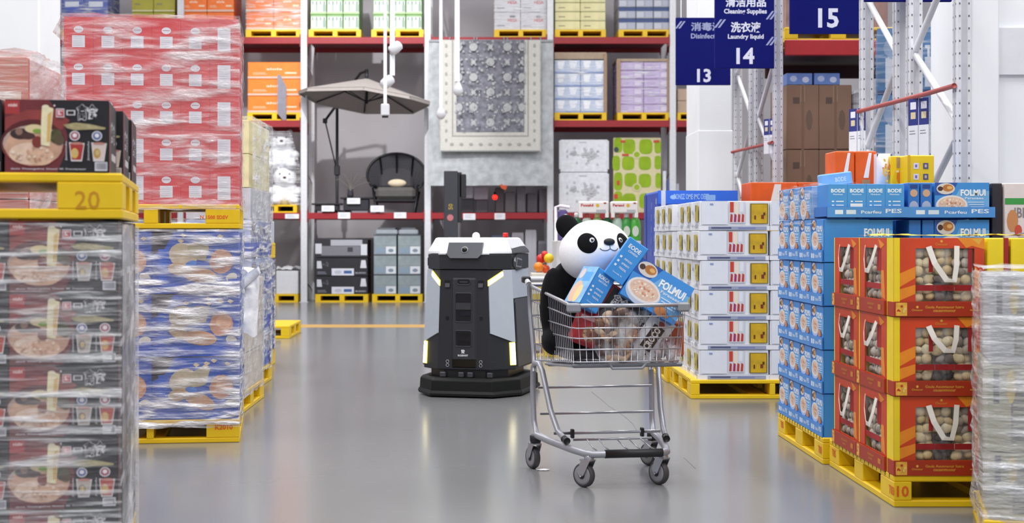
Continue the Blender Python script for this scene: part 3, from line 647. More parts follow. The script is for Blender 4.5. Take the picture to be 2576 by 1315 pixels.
# plush bears on the left low shelf
def remesh(o, vox=.02, sm=4):
    m = o.modifiers.new('r', 'REMESH'); m.mode = 'VOXEL'; m.voxel_size = vox; m.use_smooth_shade = True
    s = o.modifiers.new('s', 'SMOOTH'); s.iterations = sm; s.factor = .5
far_pallet(640, 747, Z_LOW, 'yellow pallet on low shelf under the plush bears')
PW = mat('#eeeff3', .95, var=.04, scale=30, bump=.4, bscale=90, sheen=.3)
def white_bear(px, py, Y, label):
    t = thing('plush_bear', label, 'plush toy', (X(px, Y), Y, Z(py, Y)), .12, 'white plush bears')
    g = G().m(PW); g.ell((0, .05, .22), (.27, .22, .24)); g.ell((0, -.06, .50), (.22, .19, .18)); g.ell((-.15, .0, .66), (.06, .04, .065)); g.ell((.15, .0, .66), (.06, .04, .065)); g.ell((0, -.22, .46), (.10, .09, .075)); g.ell((-.24, -.12, .24), (.09, .16, .09)); g.ell((.24, -.12, .24), (.09, .16, .09)); g.ell((-.17, -.2, .07), (.11, .17, .085)); g.ell((.17, -.2, .07), (.11, .17, .085))
    o = g.build('body', t); remesh(o, .018)
    g = G().m(mat('#4a2024', .4)); g.ell((0, -.305, .49), (.032, .02, .022), 10, 6); g.build('nose', t)
    for s in (-1, 1): g = G().m(BLK); g.ell((s*.085, -.225, .56), .016, 8, 6); g.build('eye', t)
    return t


zb = Z_LOW+.145
white_bear(716, 500, 27.8, 'white plush bear, lower of two stacked on the left shelf').location.z = zb
white_bear(708, 430, 27.86, 'white plush bear, upper of two stacked on the left shelf').location.z = zb+.66
g = G().m(FILM); bx0, bx1 = X(676, 27.5), X(756, 27.5)
g.grid(lambda s, q: (bx0+(bx1-bx0)*s, 27.50-.03*abs(mnoise.noise(Vector((s*6, q*8, 1)))), zb+(1.32 if s < .7 else 1.32-(s-.7)*2.2)*q), 14, 24); tag(g.build('plastic_cover'), 'clear plastic cover hanging over the plush bears', 'plastic wrap')
# ---- bay behind the robot: dim goods, a stacker mast, a small red lamp
def small_box(px0, px1, y0, y1, Y, hexc, label, dp=.5, name='carton', pr=None, cat='box'):
    g = G().m(mat(hexc, .5, var=.1)); wd = X(px1, Y)-X(px0, Y); h = Z(y0, Y)-Z(y1, Y); g.cbox((0, 0, 0), (wd, dp, h), min(.012, wd*.08))
    o = g.build(name); o.location = (X(px0, Y), Y, Z(y1, Y)); tag(o, label, cat)
    if pr:
        p = Pr(.0003); pr(p, wd, h); put(p.mesh('printed_front'), 'printed_front', (0, -.001, 0), 0, o)
    return o
def z_on(o, z): o.location.z = z; return o
SH = Z_LOW
for (a, b, h, c, l, dp) in ((1160, 1192, .26, '#3a3840', 'dark carton on the shelf behind the stacker mast', .6), (1196, 1228, .24, '#4c4a52', 'charcoal carton second along the dim shelf', .6), (1246, 1268, .46, '#57555a', 'tall dark grey carton below the red lamp', .5), (1270, 1296, .38, '#6d6a70', 'medium grey carton on the dim shelf', .6), (1300, 1322, .5, '#77757c', 'light grey tall carton on the dim shelf', .55), (1326, 1352, .36, '#5a5860', 'slate carton near the right end of dim shelf', .6), (1356, 1378, .44, '#66636a', 'grey carton at the right end of dim shelf', .6)):
    z_on(small_box(a, b, 500, 535, 27.6, c, l, dp), SH).scale.z = h/(Z(500, 27.6)-Z(535, 27.6))
for (a, b, z, h, c, l) in ((1150, 1190, .26, .22, '#b9b7c6', 'pale lilac carton left of pair on the dim shelf'), (1192, 1228, .24, .24, '#aaa8b6', 'pale lilac carton right of pair on dim shelf')):
    z_on(small_box(a, b, 500, 535, 27.58, c, l, .55), SH+z).scale.z = h/(Z(500, 27.6)-Z(535, 27.6))
for (a, b, h, c, l) in ((1084, 1112, .9, '#4b4950', 'dark carton on the floor left of stacker mast'), (1160, 1190, 1.15, '#3a3942', 'black tall carton on floor behind robot'), (1193, 1232, 1.0, '#4a4750', 'charcoal crate on floor behind robot lid'), (1236, 1284, 1.2, '#34435f', 'dark blue carton behind the robot'), (1287, 1318, 1.25, '#9a969c', 'pale grey carton behind the red button'), (1321, 1350, 1.3, '#b0aeb6', 'light grey carton between robot and panda'), (1353, 1380, 1.1, '#63616a', 'slate carton behind the panda ear')):
    z_on(small_box(a, b, 500, 535, 27.65, c, l, .6), 0).scale.z = h/(Z(500, 27.6)-Z(535, 27.6))
rl = thing('red_lamp', 'small glowing red warning lamp on the dim shelf', 'lamp', (X(1245, 27.3), 27.3, Z(496, 27.3)))
g = G().m(mat('#ff1a12', .3, emit=4)); g.ell((0, 0, 0), .045, 12, 8); g.build('bulb', rl)
g = G().m(BLK); g.tube([(0, .03, 0), (0, .2, .02), (0, .32, .1)], .015, 6); g.build('bracket', rl)
p = thin_panel('warning_tag', 1258, 1277, 463, 477, 27.075, '#c8502a', 'small orange tag hung under the grey carpet', .01, [(1256, 464), (1276, 467), (1272, 478), (1262, 474)], 'tag')
g = G().m(BLK); g.tube([(X(1262, 27.08), 27.08, Z(466, 27.08)), (X(1262, 27.08), 27.11, Z(455, 27.1))], .004, 5); g.build('cord', p)
sk = thing('pallet_stacker', 'dark stacker mast standing behind the robot', 'stacker', (X(1136, 24.0), 24.0, 0)); SD = mat('#3b3d45', .5, var=.05)
zt = Z(430, 24.0)
g = G().m(SD); g.cbox((-.12, -.06, .1), (.10, .06, zt), .01); g.build('mast', sk)
g = G().m(mat('#24252b', .5)); g.cbox((.10, -.05, 1.4), (.16, .07, zt-.02), .008); g.cbox((.12, -.05, zt-.42), (.23, .05, zt-.05), .01); g.build('carriage', sk)
g = G().m(SD); g.cbox((-.3, -.25, .05), (.3, .5, .55), .03); g.build('drive_housing', sk)
for s in (-1, 1):
    g = G().m(SD); g.cbox((s*.22-.06, .4, .03), (s*.22+.06, 1.5, .09), .01); g.build('fork', sk)
    g = G().m(BLK); g.M = Matrix.Translation((s*.22, 0, .06)) @ Matrix.Rotation(math.pi/2, 4, 'Y'); g.lathe([(.06, -.03), (.06, .03)], 14); g.build('wheel', sk)
p = Pr(.0003); p.text('50', 0.02, .0, .07, '#b79a3a', rot=math.pi/2); p.ell(-.02, -.17, .05, .05, '#c97a80'); put(p.mesh('number_decal'), 'number_decal', (-.0, -.061, Z(520, 24)), 0, sk)
# ---- right bay low shelf: table cartons, play mat, books
def pr_map(p, wd, h):
    R = random.Random(2)
    p.rect(wd*.4, h*.9, wd*.56, h*.93, '#b9bac2')
    for k in range(60): p.ell(wd*.63+R.gauss(0, .07)*wd, h*.55+R.gauss(0, .08)*h, .03*wd, .03*h, '#c4c5cb', 7)
    for k in range(16): p.ell(wd*.27+R.gauss(0, .04)*wd, h*.62+R.gauss(0, .05)*h, .025*wd, .02*h, '#bcbdc4', 7)
    for (a, b) in ((.35, .3), (.55, .27), (.58, .37), (.78, .25), (.15, .66), (.8, .66), (.15, .5), (.3, .76)): p.ell(wd*a, h*b, .02*wd, .025*h, '#a2a3ac', 7); p.ell(wd*a, h*b, .011*wd, .013*h, '#e8e9ee', 7)
for k, (y0, y1, l) in enumerate(((434, 535, 'lower white folding table carton with map print'), (351, 433, 'upper white folding table carton with map print'))):
    o = small_box(1409, 1529, y0, y1, 27.55, '#e4e6ec', l, .12, 'table_carton', pr_map)
    o['group'] = 'white table cartons'
    for s in (0, 1):
        g = G().m(mat('#dcdee6', .4)); g.cbox((-.02 if s == 0 else X(1529, 27.55)-X(1409, 27.55)-.02, -.012, .05), (.02 if s == 0 else X(1529, 27.55)-X(1409, 27.55)+.02, .02, (y1-y0)/F*27.55-.02), .005); g.build('edge_trim', o)
mt = thing('play_mat', 'green road map play mat standing on the back shelf', 'play mat', (X(1543, 27.6), 27.6, SH)); wd = X(1663, 27.6)-X(1543, 27.6); h = Z(346, 27.6)-SH
g = G().m(mat('#d8cfa6', .8)); g.cbox((0, 0, 0), (wd, .06, h), .01); g.build('board', mt)
p = Pr(.0004); GR = mat('#93b41f', .8, var=.12, scale=6)
for (cx, cz, rx, rz) in ((.1, .9, .09, .1), (.33, .88, .13, .10), (.68, .88, .14, .1), (.93, .88, .07, .09), (.06, .66, .08, .1), (.31, .66, .13, .09), (.66, .66, .13, .09), (.93, .67, .07, .09), (.1, .42, .09, .12), (.36, .44, .13, .09), (.66, .43, .13, .09), (.94, .43, .06, .1), (.1, .16, .09, .13), (.33, .16, .14, .1), (.68, .16, .14, .1), (.94, .16, .06, .11)):
    p.poly([(cx*wd+rx*wd*math.copysign(abs(math.cos(t))**.6, math.cos(t)), cz*h+rz*h*math.copysign(abs(math.sin(t))**.6, math.sin(t))) for t in [6.283*k/20 for k in range(20)]], GR)
for (cx, cz) in ((.49, .775), (.49, .34)): p.ell(cx*wd, cz*h, .09*wd, .055*h, '#d8cfa6'); p.ell(cx*wd, cz*h, .06*wd, .038*h, GR)
for (cx, cz, a, b) in ((.2, .95, .05, .015), (.9, .95, .06, .015), (.25, .77, .07, .014), (.1, .4, .03, .03), (.05, .22, .04, .03)): p.rect((cx-a)*wd, (cz-b)*h, (cx+a)*wd, (cz+b)*h, '#cc4a2c')
p.ell(.06*wd, .84*h, .05*wd, .035*h, '#39454f'); put(p.mesh('road_print'), 'road_print', (0, -.001, 0), 0, mt)
for (a, b, y0, c, l) in ((1668, 1676, 430, '#d9dae2', 'thin white folder standing right of the play mat'), (1678, 1686, 452, '#5d69a8', 'thin blue folder standing right of play mat'), (1688, 1697, 440, '#e3e4ea', 'white folder with red tip near the white pillar'), (1699, 1708, 462, '#c9cad6', 'short pale folder next to the white pillar')):
    small_box(a, b, y0, 535, 27.5, c, l, .3, 'folder', (lambda p, wd, h: p.rect(wd*.1, h*.8, wd*.9, h*.95, '#b5343c')) if 'tip' in l else None, 'folder')
# ================================================================== LEFT: NOODLE CARTON STACK
BK = mat('#1b1a20', .38, var=.08); 
def noodle_print(w_, h_, variant=0):
    """bowl of noodles on black, calligraphy, two cups and a barcode; x from -w/2, z from 0"""
    p = Pr(.00015)
    def q(u, v): return (-w_/2+u*w_, v*h_)
    def e(u, v, a, b, c, n=22, r=0): p.ell(-w_/2+u*w_, v*h_, a*w_, b*h_, c, n, r)
    p.rect(-w_/2, 0, w_/2, h_, mat('#1d1b21', .35, var=.05))
    p.poly([q(0, 0), q(.50, 0), q(.585, .3), q(.60, .5), q(.56, .72), q(.42, 1), q(0, 1)], mat('#6e2a30', .4, var=.18, scale=9))
    p.poly([q(0, .45), q(.3, .46), q(.55, .6), q(.62, .72), q(.5, .86), q(.22, .86), q(0, .75)], mat('#8e3a38', .4, var=.22, scale=12))
    p.poly([q(0, .80), q(.14, .80), q(.14, .985), q(0, .985)], '#a83336'); p.text('nisbi', -w_/2+w_*.075, h_*.90, h_*.045, '#f2dcd8', w=w_*.085)
    e(.27, .40, .31, .33, mat('#58191d', .4, var=.2)); e(.27, .36, .295, .28, '#7d2a2b'); e(.27, .40, .29, .25, '#b9a296'); e(.275, .355, .275, .26, mat('#c99f86', .5, var=.2, scale=25))
    e(.23, .26, .19, .15, mat('#e2c3ad', .5, var=.1, scale=40)); e(.34, .22, .13, .12, mat('#d9b297', .5, var=.12, scale=40))
    e(.15, .53, .10, .075, mat('#3b2524', .5, var=.3, scale=60)); e(.135, .56, .035, .05, '#8c6a5e'); e(.22, .50, .07, .045, '#4a2a27'); e(.28, .60, .09, .06, '#dcc99c')
    e(.31, .57, .045, .03, '#7ba03a'); e(.49, .50, .06, .10, mat('#4a4a2c', .5, var=.4, scale=70)); e(.52, .45, .05, .07, '#5a4a36'); e(.31, .42, .05, .08, '#7c2f26')
    p.blobs(-w_/2+w_*.27, h_*.25, w_*.2, h_*.1, 26, w_*.018, ['#e8cdb8', '#cfa58c', '#b98a72', '#ead8c6'], 5)
    p.poly([q(.345, .38), q(.43, .36), q(.445, .6), q(.465, .88), q(.42, .90), q(.355, .91), q(.345, .62)], mat('#e9deb6', .5, var=.1, scale=60))
    p.poly([q(.40, .42), q(.43, .42), q(.45, .84), q(.41, .80)], '#d9b26a'); e(.39, .9, .035, .03, '#e8dfc0', 10); e(.475, .92, .008, .012, '#eee')
    p.rect(*q(.49, .76), *q(.57, .88), '#d9d6da'); p.rect(*q(.497, .772), *q(.563, .868), '#b8343c'); p.text('鶏', -w_/2+w_*.53, h_*.785, h_*.075, '#f0dcdc')
    p.rect(*q(.59, .79), *q(.675, .86), '#d6d4d8'); p.rect(*q(.602, .802), *q(.663, .848), '#1d1b21')
    p.text('禽食', -w_/2+w_*.79, h_*.715, h_*.235, '#d6d4d8', bold=.075, w=w_*.21); p.text('禽食', -w_/2+w_*.79, h_*.725, h_*.22, '#1d1b21', bold=.015, w=w_*.195)
    p.poly([q(.56, .66), q(.68, .69), q(.82, .67), q(.97, .625), q(.96, .60), q(.82, .60), q(.68, .585), q(.6, .61)], mat('#a69a72', .6, var=.3, scale=60))
    for (u, c1, c2) in ((.69, '#a93230', '#d8b25a'), (.905, '#d6c4bd', '#b8924a')):
        if variant: c1, c2 = ('#b7aba6', '#8a8078') if u < .8 else ('#b34a44', '#d0a468')
        e(u-.02, .51, .05, .068, '#d9d8de', 18); e(u-.02, .51, .04, .054, '#a5505c' if (u < .8) != bool(variant) else '#5d6aa0', 14); e(u-.02, .515, .022, .03, '#e8e4e8', 10)
        p.poly([q(u-.075, .42), q(u+.075, .41), q(u+.05, .16), q(u-.055, .16)], '#dcd6d6'); p.poly([q(u-.066, .40), q(u+.066, .39), q(u+.042, .18), q(u-.046, .18)], c1)
        e(u-.02, .27, .036, .07, c2, 14); e(u-.015, .28, .02, .04, '#c9b07c', 10); e(u, .405, .06, .018, '#c0857a', 14)
        p.text('Jssumulu', -w_/2+w_*(u-.09), h_*.17, w_*.022, '#cfced4', w=h_*.26, rot=math.pi/2, al='L')
    p.rect(*q(.865, .03), *q(.985, .15), '#dedce4')
    for k in range(12): p.rect(*q(.875+k*.0088, .05), *q(.879+k*.0088, .14), '#55535e')
    p.text('zlauma  Wmassugpalmuz  Nmauml  ME  Dranunauvaunr', -w_/2+w_*.06, h_*.035, h_*.03, '#c9c8ce', al='L', w=w_*.72)
    return p.mesh()
def noodle_side(w_, h_):
    p = Pr(.00015); p.rect(-w_/2, 0, w_/2, h_, '#2a2226'); p.rect(-w_/2, 0, -w_*.32, h_, '#6e3034'); p.rect(-w_*.2, h_*.2, w_*.4, h_*.3, '#b9b7bc'); p.text('禽食', 0, h_*.45, h_*.3, '#b9b7bc', w=w_*.6); return p.mesh()
NF = Fr(-1.091, 4.72, 10)
HN = .2215; WN = .325
pallet(*NF.p(-.99, 0)[:2], 0, 'yellow pallet on floor under the wrapped noodle cartons', .99, 1.2, .14, 10, sten=None)
me = carton_mesh(WN-.004, .398, HN-.003, BK); fpA = noodle_print(WN-.004, HN-.003, 1); sp_ = noodle_side(.398, HN-.003)
stack(NF, -WN*3-.004, .004, .14, 3, 3, 5, WN, .398, HN, me, 'black noodle carton', 'box', 'of the wrapped noodle stack', 'wrapped noodle cartons', 'noodle_carton', keep=lambda i, j, k: j == 0 or i == 2, fp=fpA, rp=sp_)
film(NF, -WN*3-.004, 0.002, 0, 1.2, .10, .14+HN*5-.01, 'cloudy stretch wrap around the lower noodle cartons', FILM_NOODLE, .006, .03, 3, sides='blf')
film(NF, -.01, .004, .0, 1.2, .10, .14+HN*5-.012, 'milky stretch wrap down the narrow side of the noodle stack', FILM_SIDE, .008, .03, 5, sides='r')
ZT = .14+HN*5+.004
pallet(*NF.p(-.985, -.012)[:2], ZT, 'yellow pallet stamped 20 between the two layers of noodle cartons', .995, 1.2, .14, 10, fo=((.08, .42), (.43, .80)), so=((.22, .52), (.68, .98)), sten=[('20', .89, .03, .055, 'f')])
meT = carton_mesh(.309, .38, .2235, BK); fpT = noodle_print(.309, .2235, 0); spT = noodle_side(.38, .2235)
for (u, v, l, pr) in ((-.34, .0, 'unwrapped black noodle carton on upper pallet, whole front in view', True), (-.66, .012, 'black noodle carton cut by left picture edge on upper pallet', True), (-.318, .40, 'black noodle carton behind the front one on upper pallet', False), (-.308, .79, 'black noodle carton at the back of upper pallet', False)):
    o = put(meT, 'noodle_carton', NF.p(u+.1545, v+.19, ZT+.14), NF.a); tag(o, l, 'box', 'noodle cartons on the upper pallet')
    put(fpT, 'printed_front', (0, -.1908, 0), 0, o); put(spT, 'printed_side', (.1553, 0, 0), math.pi/2, o)
# ================================================================== pink wrapped stack behind the noodles
PF = Fr(X(66, 6.5), 6.5, 3)
pallet(*PF.p(-1.0, 0)[:2], 0, 'yellow pallet under the salmon cartons behind noodles', 1.0, .75, .14, 3, so=((.12, .33), (.42, .63)))
def salmon(w_, h_):
    p = Pr(.00015); p.rect(-w_*.4, h_*.6, w_*.1, h_*.66, '#e0aaa2'); p.rect(w_*.3, h_*.1, w_*.45, h_*.5, '#e6c9c4'); return p.mesh()
zt = Z(140, 6.5); hh = (zt-.14)/6
stack(PF, -.96, .02, .14, 2, 1, 6, .48, .68, hh, carton_mesh(.476, .68, round(hh-.004, 4), mat('#c97b70', .5, var=.1, scale=5)), 'salmon pink carton', 'box', 'of the stack behind noodle cartons', 'salmon cartons', fp=salmon(.476, hh))
film(PF, -.97, .01, 0, .72, .1, zt+.01, 'crumpled clear wrap around the salmon cartons', FILM_MILK, .03, .04, 9, top=True, sides='r')
film(PF, -.975, .004, -.004, .72, .1, zt+.01, 'clear wrap across the front of salmon cartons', FILM_NOODLE, .01, .04, 19, sides='f')
# ================================================================== blue and red stack
AF = Fr(X(600, 8.885)-.994*math.cos(math.radians(7.5)), 8.885-.994*math.sin(math.radians(7.5)), 7.5)
pallet(AF.o.x, AF.o.y, 0, 'yellow floor pallet under the wrapped blue food cartons', 1.0, 1.2, .135, 7.5, fo=((.07, .47), (.51, .81)), sten=[('K2010', .91, .075, .03, 'f')])
def blue_food(w_, h_, sd):
    p = Pr(.00015); R = random.Random(sd); p.rect(-w_/2, 0, w_/2, h_, mat('#2d57b8', .45, var=.15, scale=6)); p.rect(-w_/2, 0, w_/2, h_*.17, mat('#2256c4', .4, var=.1))
    p.poly([(-w_/2, h_), (-w_*.25, h_), (-w_*.36, h_*.72), (-w_/2, h_*.62)], '#34333c'); p.rect(-w_*.43, h_*.18, -w_*.33, h_*.72, '#2a62cc')
    for (cx, cz, rx, rz, c) in ((-.14, .62, .17, .2, '#c4b59a'), (.06, .68, .16, .14, '#b3a98a'), (.05, .3, .2, .12, '#c89a72'), (.3, .52, .14, .2, '#c58f74'), (.33, .56, .09, .12, '#d6a98a'), (-.2, .4, .12, .1, '#bfa27c'), (.42, .26, .07, .07, '#d9d5c8'), (-.05, .48, .07, .05, '#3f7bd0')):
        p.ell(cx*w_, cz*h_, rx*w_, rz*h_, mat(c, .5, var=.18, scale=20), 14, R.uniform(-.5, .5))
    for k in range(5):
        x = R.uniform(-.3, .4)*w_; z = R.uniform(.84, .95)*h_; p.poly([(x-.03*w_, z), (x, z+.03*h_), (x+.05*w_, z), (x+.01*w_, z-.04*h_)], '#d8c7a4')
    p.poly([(w_*.12, h_*.55), (w_*.17, h_*.55), (w_*.25, h_*.9), (w_*.19, h_*.9)], '#2a55b5'); p.rect(w_*.38, 0, w_*.5, h_*.24, '#1f4fc0'); return p.mesh()
HB = (Z(580, 8.885)-.135)/3
bm = carton_mesh(.492, .39, round(HB-.006, 4), mat('#2d57b8', .45, var=.12)); bp = [blue_food(.492, HB-.006, s) for s in (1, 2, 3, 4)]
stack(AF, .006, .015, .135, 2, 3, 3, .494, .392, HB, bm, 'blue food carton', 'box', 'under the red stack', 'blue food cartons', keep=lambda i, j, k: j == 0 or i == 1, fp=lambda i, j, k: bp[(k+i) % 4])
film(AF, 0, .994, 0, 1.2, .09, .135+HB*3-.01, 'shiny wrinkled stretch wrap around the blue food cartons', FILM_BLUE, .016, .03, 11, sides='fr')
ZA = .135+HB*3+.012
pallet(*AF.p(-.005, -.01)[:2], ZA, 'yellow pallet carrying the tall red carton stack', 1.005, 1.2, .14, 7.5, fo=((.07, .46), (.54, .81)), sten=[('N 1500 SDSV', .86, .055, .022, 'f')])
ZR = ZA+.14; HR = (Z(48, 8.885)-ZR)/5; WR = .99/6
def red_print(kind):
    p = Pr(.00015); w_, h_ = WR-.001, HR-.0012; p.rect(-w_/2, 0, w_/2, h_, mat('#cf3a40', .45, var=.06, scale=6)); L = mat('#dadbe4', .6, var=.03)
    if kind == 'tall': p.rect(-.038, h_*.12, .036, h_*.76, L); p.lines(-.03, .03, h_*.70, 9, h_*.06, .002, '#c6c7d4')
    else: p.ell(0, h_*.66, .027, .02, L, 12); p.rect(-.02, h_*.655, .02, h_*.675, '#b08a92'); p.rect(-.036, h_*.18, .036, h_*.50, L); p.lines(-.03, .03, h_*.46, 5, h_*.055, .002, '#c6c7d4')
    return p.mesh()
ra, rb = red_print('tall'), red_print('small')
stack(AF, .004, .01, ZR, 6, 3, 5, WR, .39, HR, carton_mesh(round(WR-.001, 4), .386, round(HR-.0012, 4), mat('#cf3a40', .45, var=.06, scale=6), .003), 'red carton with white label', 'box', 'of red stack', 'red wrapped cartons', 'red_carton', keep=lambda i, j, k: j == 0 or i == 5, fp=lambda i, j, k: ra if (i == 5 or (i == 2 and k < 2)) else rb)
film(AF, 0, .995, 0, 1.18, ZR-.03, ZR+HR*5+.02, 'glossy creased stretch wrap around the tall red cartons', FILM_RED, .009, .03, 21, sides='fr', flare=.03)
g = G().m(FILM_MILK); g.grid(lambda s, t: (1.0*s-.02, 1.15*t, HR*5+.014+.012*abs(mnoise.noise(Vector((s*8, t*8, 4))))), 20, 14)
g.grid(lambda s, t: (-.02-.05*t, .1+.6*s, HR*5+.02-.1*t), 8, 4); tag(put(g.mesh('top_film'), 'top_film', (AF.o.x, AF.o.y, ZR), AF.a), 'loose film sheet over the top of the red stack', 'plastic wrap')
g = G().m(mat('#e3e3ea', .6)); g.box((0, 0, 0), (.055, .002, .14)); tag(put(g.mesh('paper_tag'), 'paper_tag', (X(338, 8.86), 8.86, Z(535, 8.86))), 'white paper tag hanging below the red cartons', 'tag')
# ================================================================== further stacks along the left
BF = Fr(-2.55, 10.15)
pallet(-2.55, 10.15, 0, 'yellow pallet under the grey wrapped cartons with plastic bag', 1.0, 1.2, .14)
gc = carton_mesh(.49, .39, .25, mat('#d2c6b8', .7, var=.08))
stack(BF, .005, .01, .14, 2, 3, 3, .494, .393, .254, gc, 'greyish brown carton', 'box', 'below the white plastic bag', 'greyish brown cartons', keep=lambda i, j, k: i == 1)
film(BF, 0, .995, 0, 1.2, .1, .92, 'milky wrap around the greyish brown cartons', FILM_MILK, .008, .04, 31, sides='fr')
bg_ = thing('plastic_bag', 'crumpled white plastic bag draped over the greyish cartons', 'bag', (X(614, 10.2), 10.13, .5))
WPL = mat('#f2f3f6', .3, var=.03, bump=.8, bscale=14)
def bagf(s, t):
    a = s*math.pi; r = .12*(1-.35*t); return (r*math.cos(a)*-1-.02+.06*t, -.02-.10*math.sin(a)*(1-.3*t)-.03*mnoise.noise(Vector((s*5, t*6, 1))), .04+.43*t+.05*mnoise.noise(Vector((s*4, t*4, 7))))
g = G().m(WPL); g.grid(bagf, 22, 16); g.ell((.0, .08, .45), (.11, .12, .04)); g.build('bag_body', bg_)
for k, q in enumerate(([(-.15, -.05, .42), (-.13, -.13, .25), (-.15, -.1, .06), (-.18, -.06, -.05)], [(.1, -.05, .46), (-.02, -.15, .36), (-.11, -.12, .15), (-.15, -.1, .0)])):
    g = G().m(WPL); g.tube(q, .03, 8, rr=[.03, .04, .03, .018]); g.build('bag_handle', bg_)
CF = Fr(-2.68, 11.6)
pallet(-2.68, 11.6, 0, 'yellow pallet under the tall stack topped with cream cartons', 1.0, 1.2, .14)
def blue_pack(w_, h_):
    p = Pr(.0002); p.rect(-w_/2, h_*.05, w_/2, h_*.4, '#3557b8'); p.blobs(0, h_*.6, w_*.4, h_*.3, 14, w_*.08, ['#d9dde6', '#aeb6d6', '#cdb6a6', '#7d8fd0'], 4); return p.mesh()
bq = blue_pack(.388, .29)
stack(CF, .005, .01, .14, 2, 3, 4, .494, .393, .296, carton_mesh(.49, .389, .292, mat('#a9b4d4', .4, var=.2, scale=7)), 'blue and white water pack', 'pack', 'below the cream cartons', 'blue water packs', 'water_pack', keep=lambda i, j, k: i == 1, rp=bq, fp=blue_pack(.488, .29))
stack(CF, .005, .01, .14+4*.296, 2, 3, 1, .494, .393, .24, carton_mesh(.49, .389, .236, mat('#c3c4cc', .4, var=.1)), 'grey white bundle', 'pack', 'between water packs and cream cartons', 'grey white bundles', 'bundle', keep=lambda i, j, k: i == 1)
cp = Pr(.0002); cp.text('0 65', .0, .13, .03, '#9a916a', w=.08); cp.rect(.12, 0, .16, .05, '#f4f0d8'); cp = cp.mesh()
ZC = .14+4*.296+.24; hc = (Z(300, 11.6)-ZC)/2
stack(CF, .03, .01, ZC, 2, 3, 2, .475, .393, hc, carton_mesh(.471, .389, round(hc-.004, 4), mat('#e6dcae', .5, var=.08)), 'cream yellow carton', 'box', 'on the tall left stack', 'cream cartons', 'cream_carton', keep=lambda i, j, k: i == 1, fp=cp)
film(CF, 0, .995, 0, 1.2, .12, .14+4*.296+.01, 'shiny wrap round the blue water packs', FILM_BLUE, .02, .045, 41, sides='fr')
film(CF, 0, 1.0, .02, 1.21, ZC-.26, ZC+hc*2+.02, 'milky wrap down the side of the cream cartons', FILM_MILK, .012, .06, 43, sides='r', top=True)
DF = Fr(-2.86, 13.2)
pallet(-2.86, 13.2, 0, 'yellow pallet under the narrow blue packs further back', 1.0, 1.2, .14)
stack(DF, .005, .01, .14, 2, 3, 3, .494, .393, .28, carton_mesh(.49, .389, .276, mat('#3d58b4', .4, var=.2, scale=7)), 'deep blue pack', 'pack', 'of the farther left stack', 'deep blue packs', 'water_pack', keep=lambda i, j, k: i == 1, rp=bq)
film(DF, 0, .995, 0, 1.2, .12, .98, 'shiny wrap round the deep blue packs', FILM_BLUE, .02, .05, 51, sides='fr')
pallet(-2.86, 13.2, .99, 'yellow pallet set on top of the deep blue packs', 1.0, 1.2, .14)
stack(DF, .005, .01, 1.13, 2, 3, 1, .494, .393, .2, carton_mesh(.49, .389, .2, mat('#c9cad4', .4, var=.1)), 'pale film wrapped bundle', 'pack', 'atop the farther left stack', 'pale bundles', 'bundle', keep=lambda i, j, k: i == 1)
pallet(X(728, 17.8)-1.0, 17.8, 0, 'lone yellow pallet poking out far left on the floor', 1.0, 1.2, .15, fo=((.08, .45), (.55, .9)))
# ================================================================== RIGHT: ORANGE GIFT BOXES
OR = mat('#cf4116', .42, var=.12, scale=7); ORD_ = mat('#a82e0e', .45, var=.06, scale=8); ORL = mat('#ea8a1c', .45, var=.08); YB = mat('#f0d41a', .45, var=.04); GOLD = '#e2ab3c'
OX, OY = 1.858, 6.76
pallet(OX, OY, 0, 'yellow pallet marked 10 under the orange gift boxes', 1.0, 1.22, .14, fo=((.08, .47), (.53, .92)), so=((.22, .54), (.70, 1.02)), sten=[('T03', .035, .05, .04, 's'), ('T05', 1.12, .06, .04, 's'), ('10', .04, .045, .05, 'f')])
HG = .351; HBX = .285
def bagmesh(w_, h_, cols, band, seed, d=.07):
    """a clear pouch: lumps of dried food with a red paper band"""
    R = random.Random(seed); g = G()
    nx, nz = max(2, round(w_/.044)), max(2, round(h_/.042))
    for i in range(nx):
        for k in range(nz):
            c = R.choice(cols); g.m(mat(c, .55, var=.15, scale=60)); r = .5*min(w_/nx, h_/nz)
            g.ell((-w_/2+(i+.5)*w_/nx+R.uniform(-.009, .009), R.uniform(-.012, .012), (k+.5)*h_/nz+R.uniform(-.005, .005)), (r*R.uniform(1.1, 1.6), .014, r*R.uniform(.8, 1.35)), 10, 6, Matrix.Rotation(R.uniform(-.6, .6), 4, 'Y'))
    g.m(mat(cols[-1], .7)); g.box((-w_/2, .02, 0), (w_/2, .03, h_)); return g.mesh('pouch')
PALE = ['#d9c79a', '#e3d6b0', '#cdb684', '#d2c092']; DRK = ['#4a423c', '#6b6058', '#8b8178', '#342e2c', '#a39a90']; MID = ['#b3a692', '#cfc4b4', '#8f8478', '#a89c8c']
POUCH = {}
def pouch(w_, h_, kind, seed):
    k = (round(w_, 3), round(h_, 3), kind, seed % 3)
    if k not in POUCH: POUCH[k] = bagmesh(w_, h_, {'p': PALE, 'd': DRK, 'm': MID}[kind], True, seed)
    return POUCH[k]
GB = {}
def ring_frame(g, w_, h_, x0, x1, z0, z1, y0, y1):
    g.box((-w_/2, y0, 0), (x0, y1, h_)); g.box((x1, y0, 0), (w_/2, y1, h_)); g.box((x0, y0, 0), (x1, y1, z0)); g.box((x0, y0, z1), (x1, y1, h_))
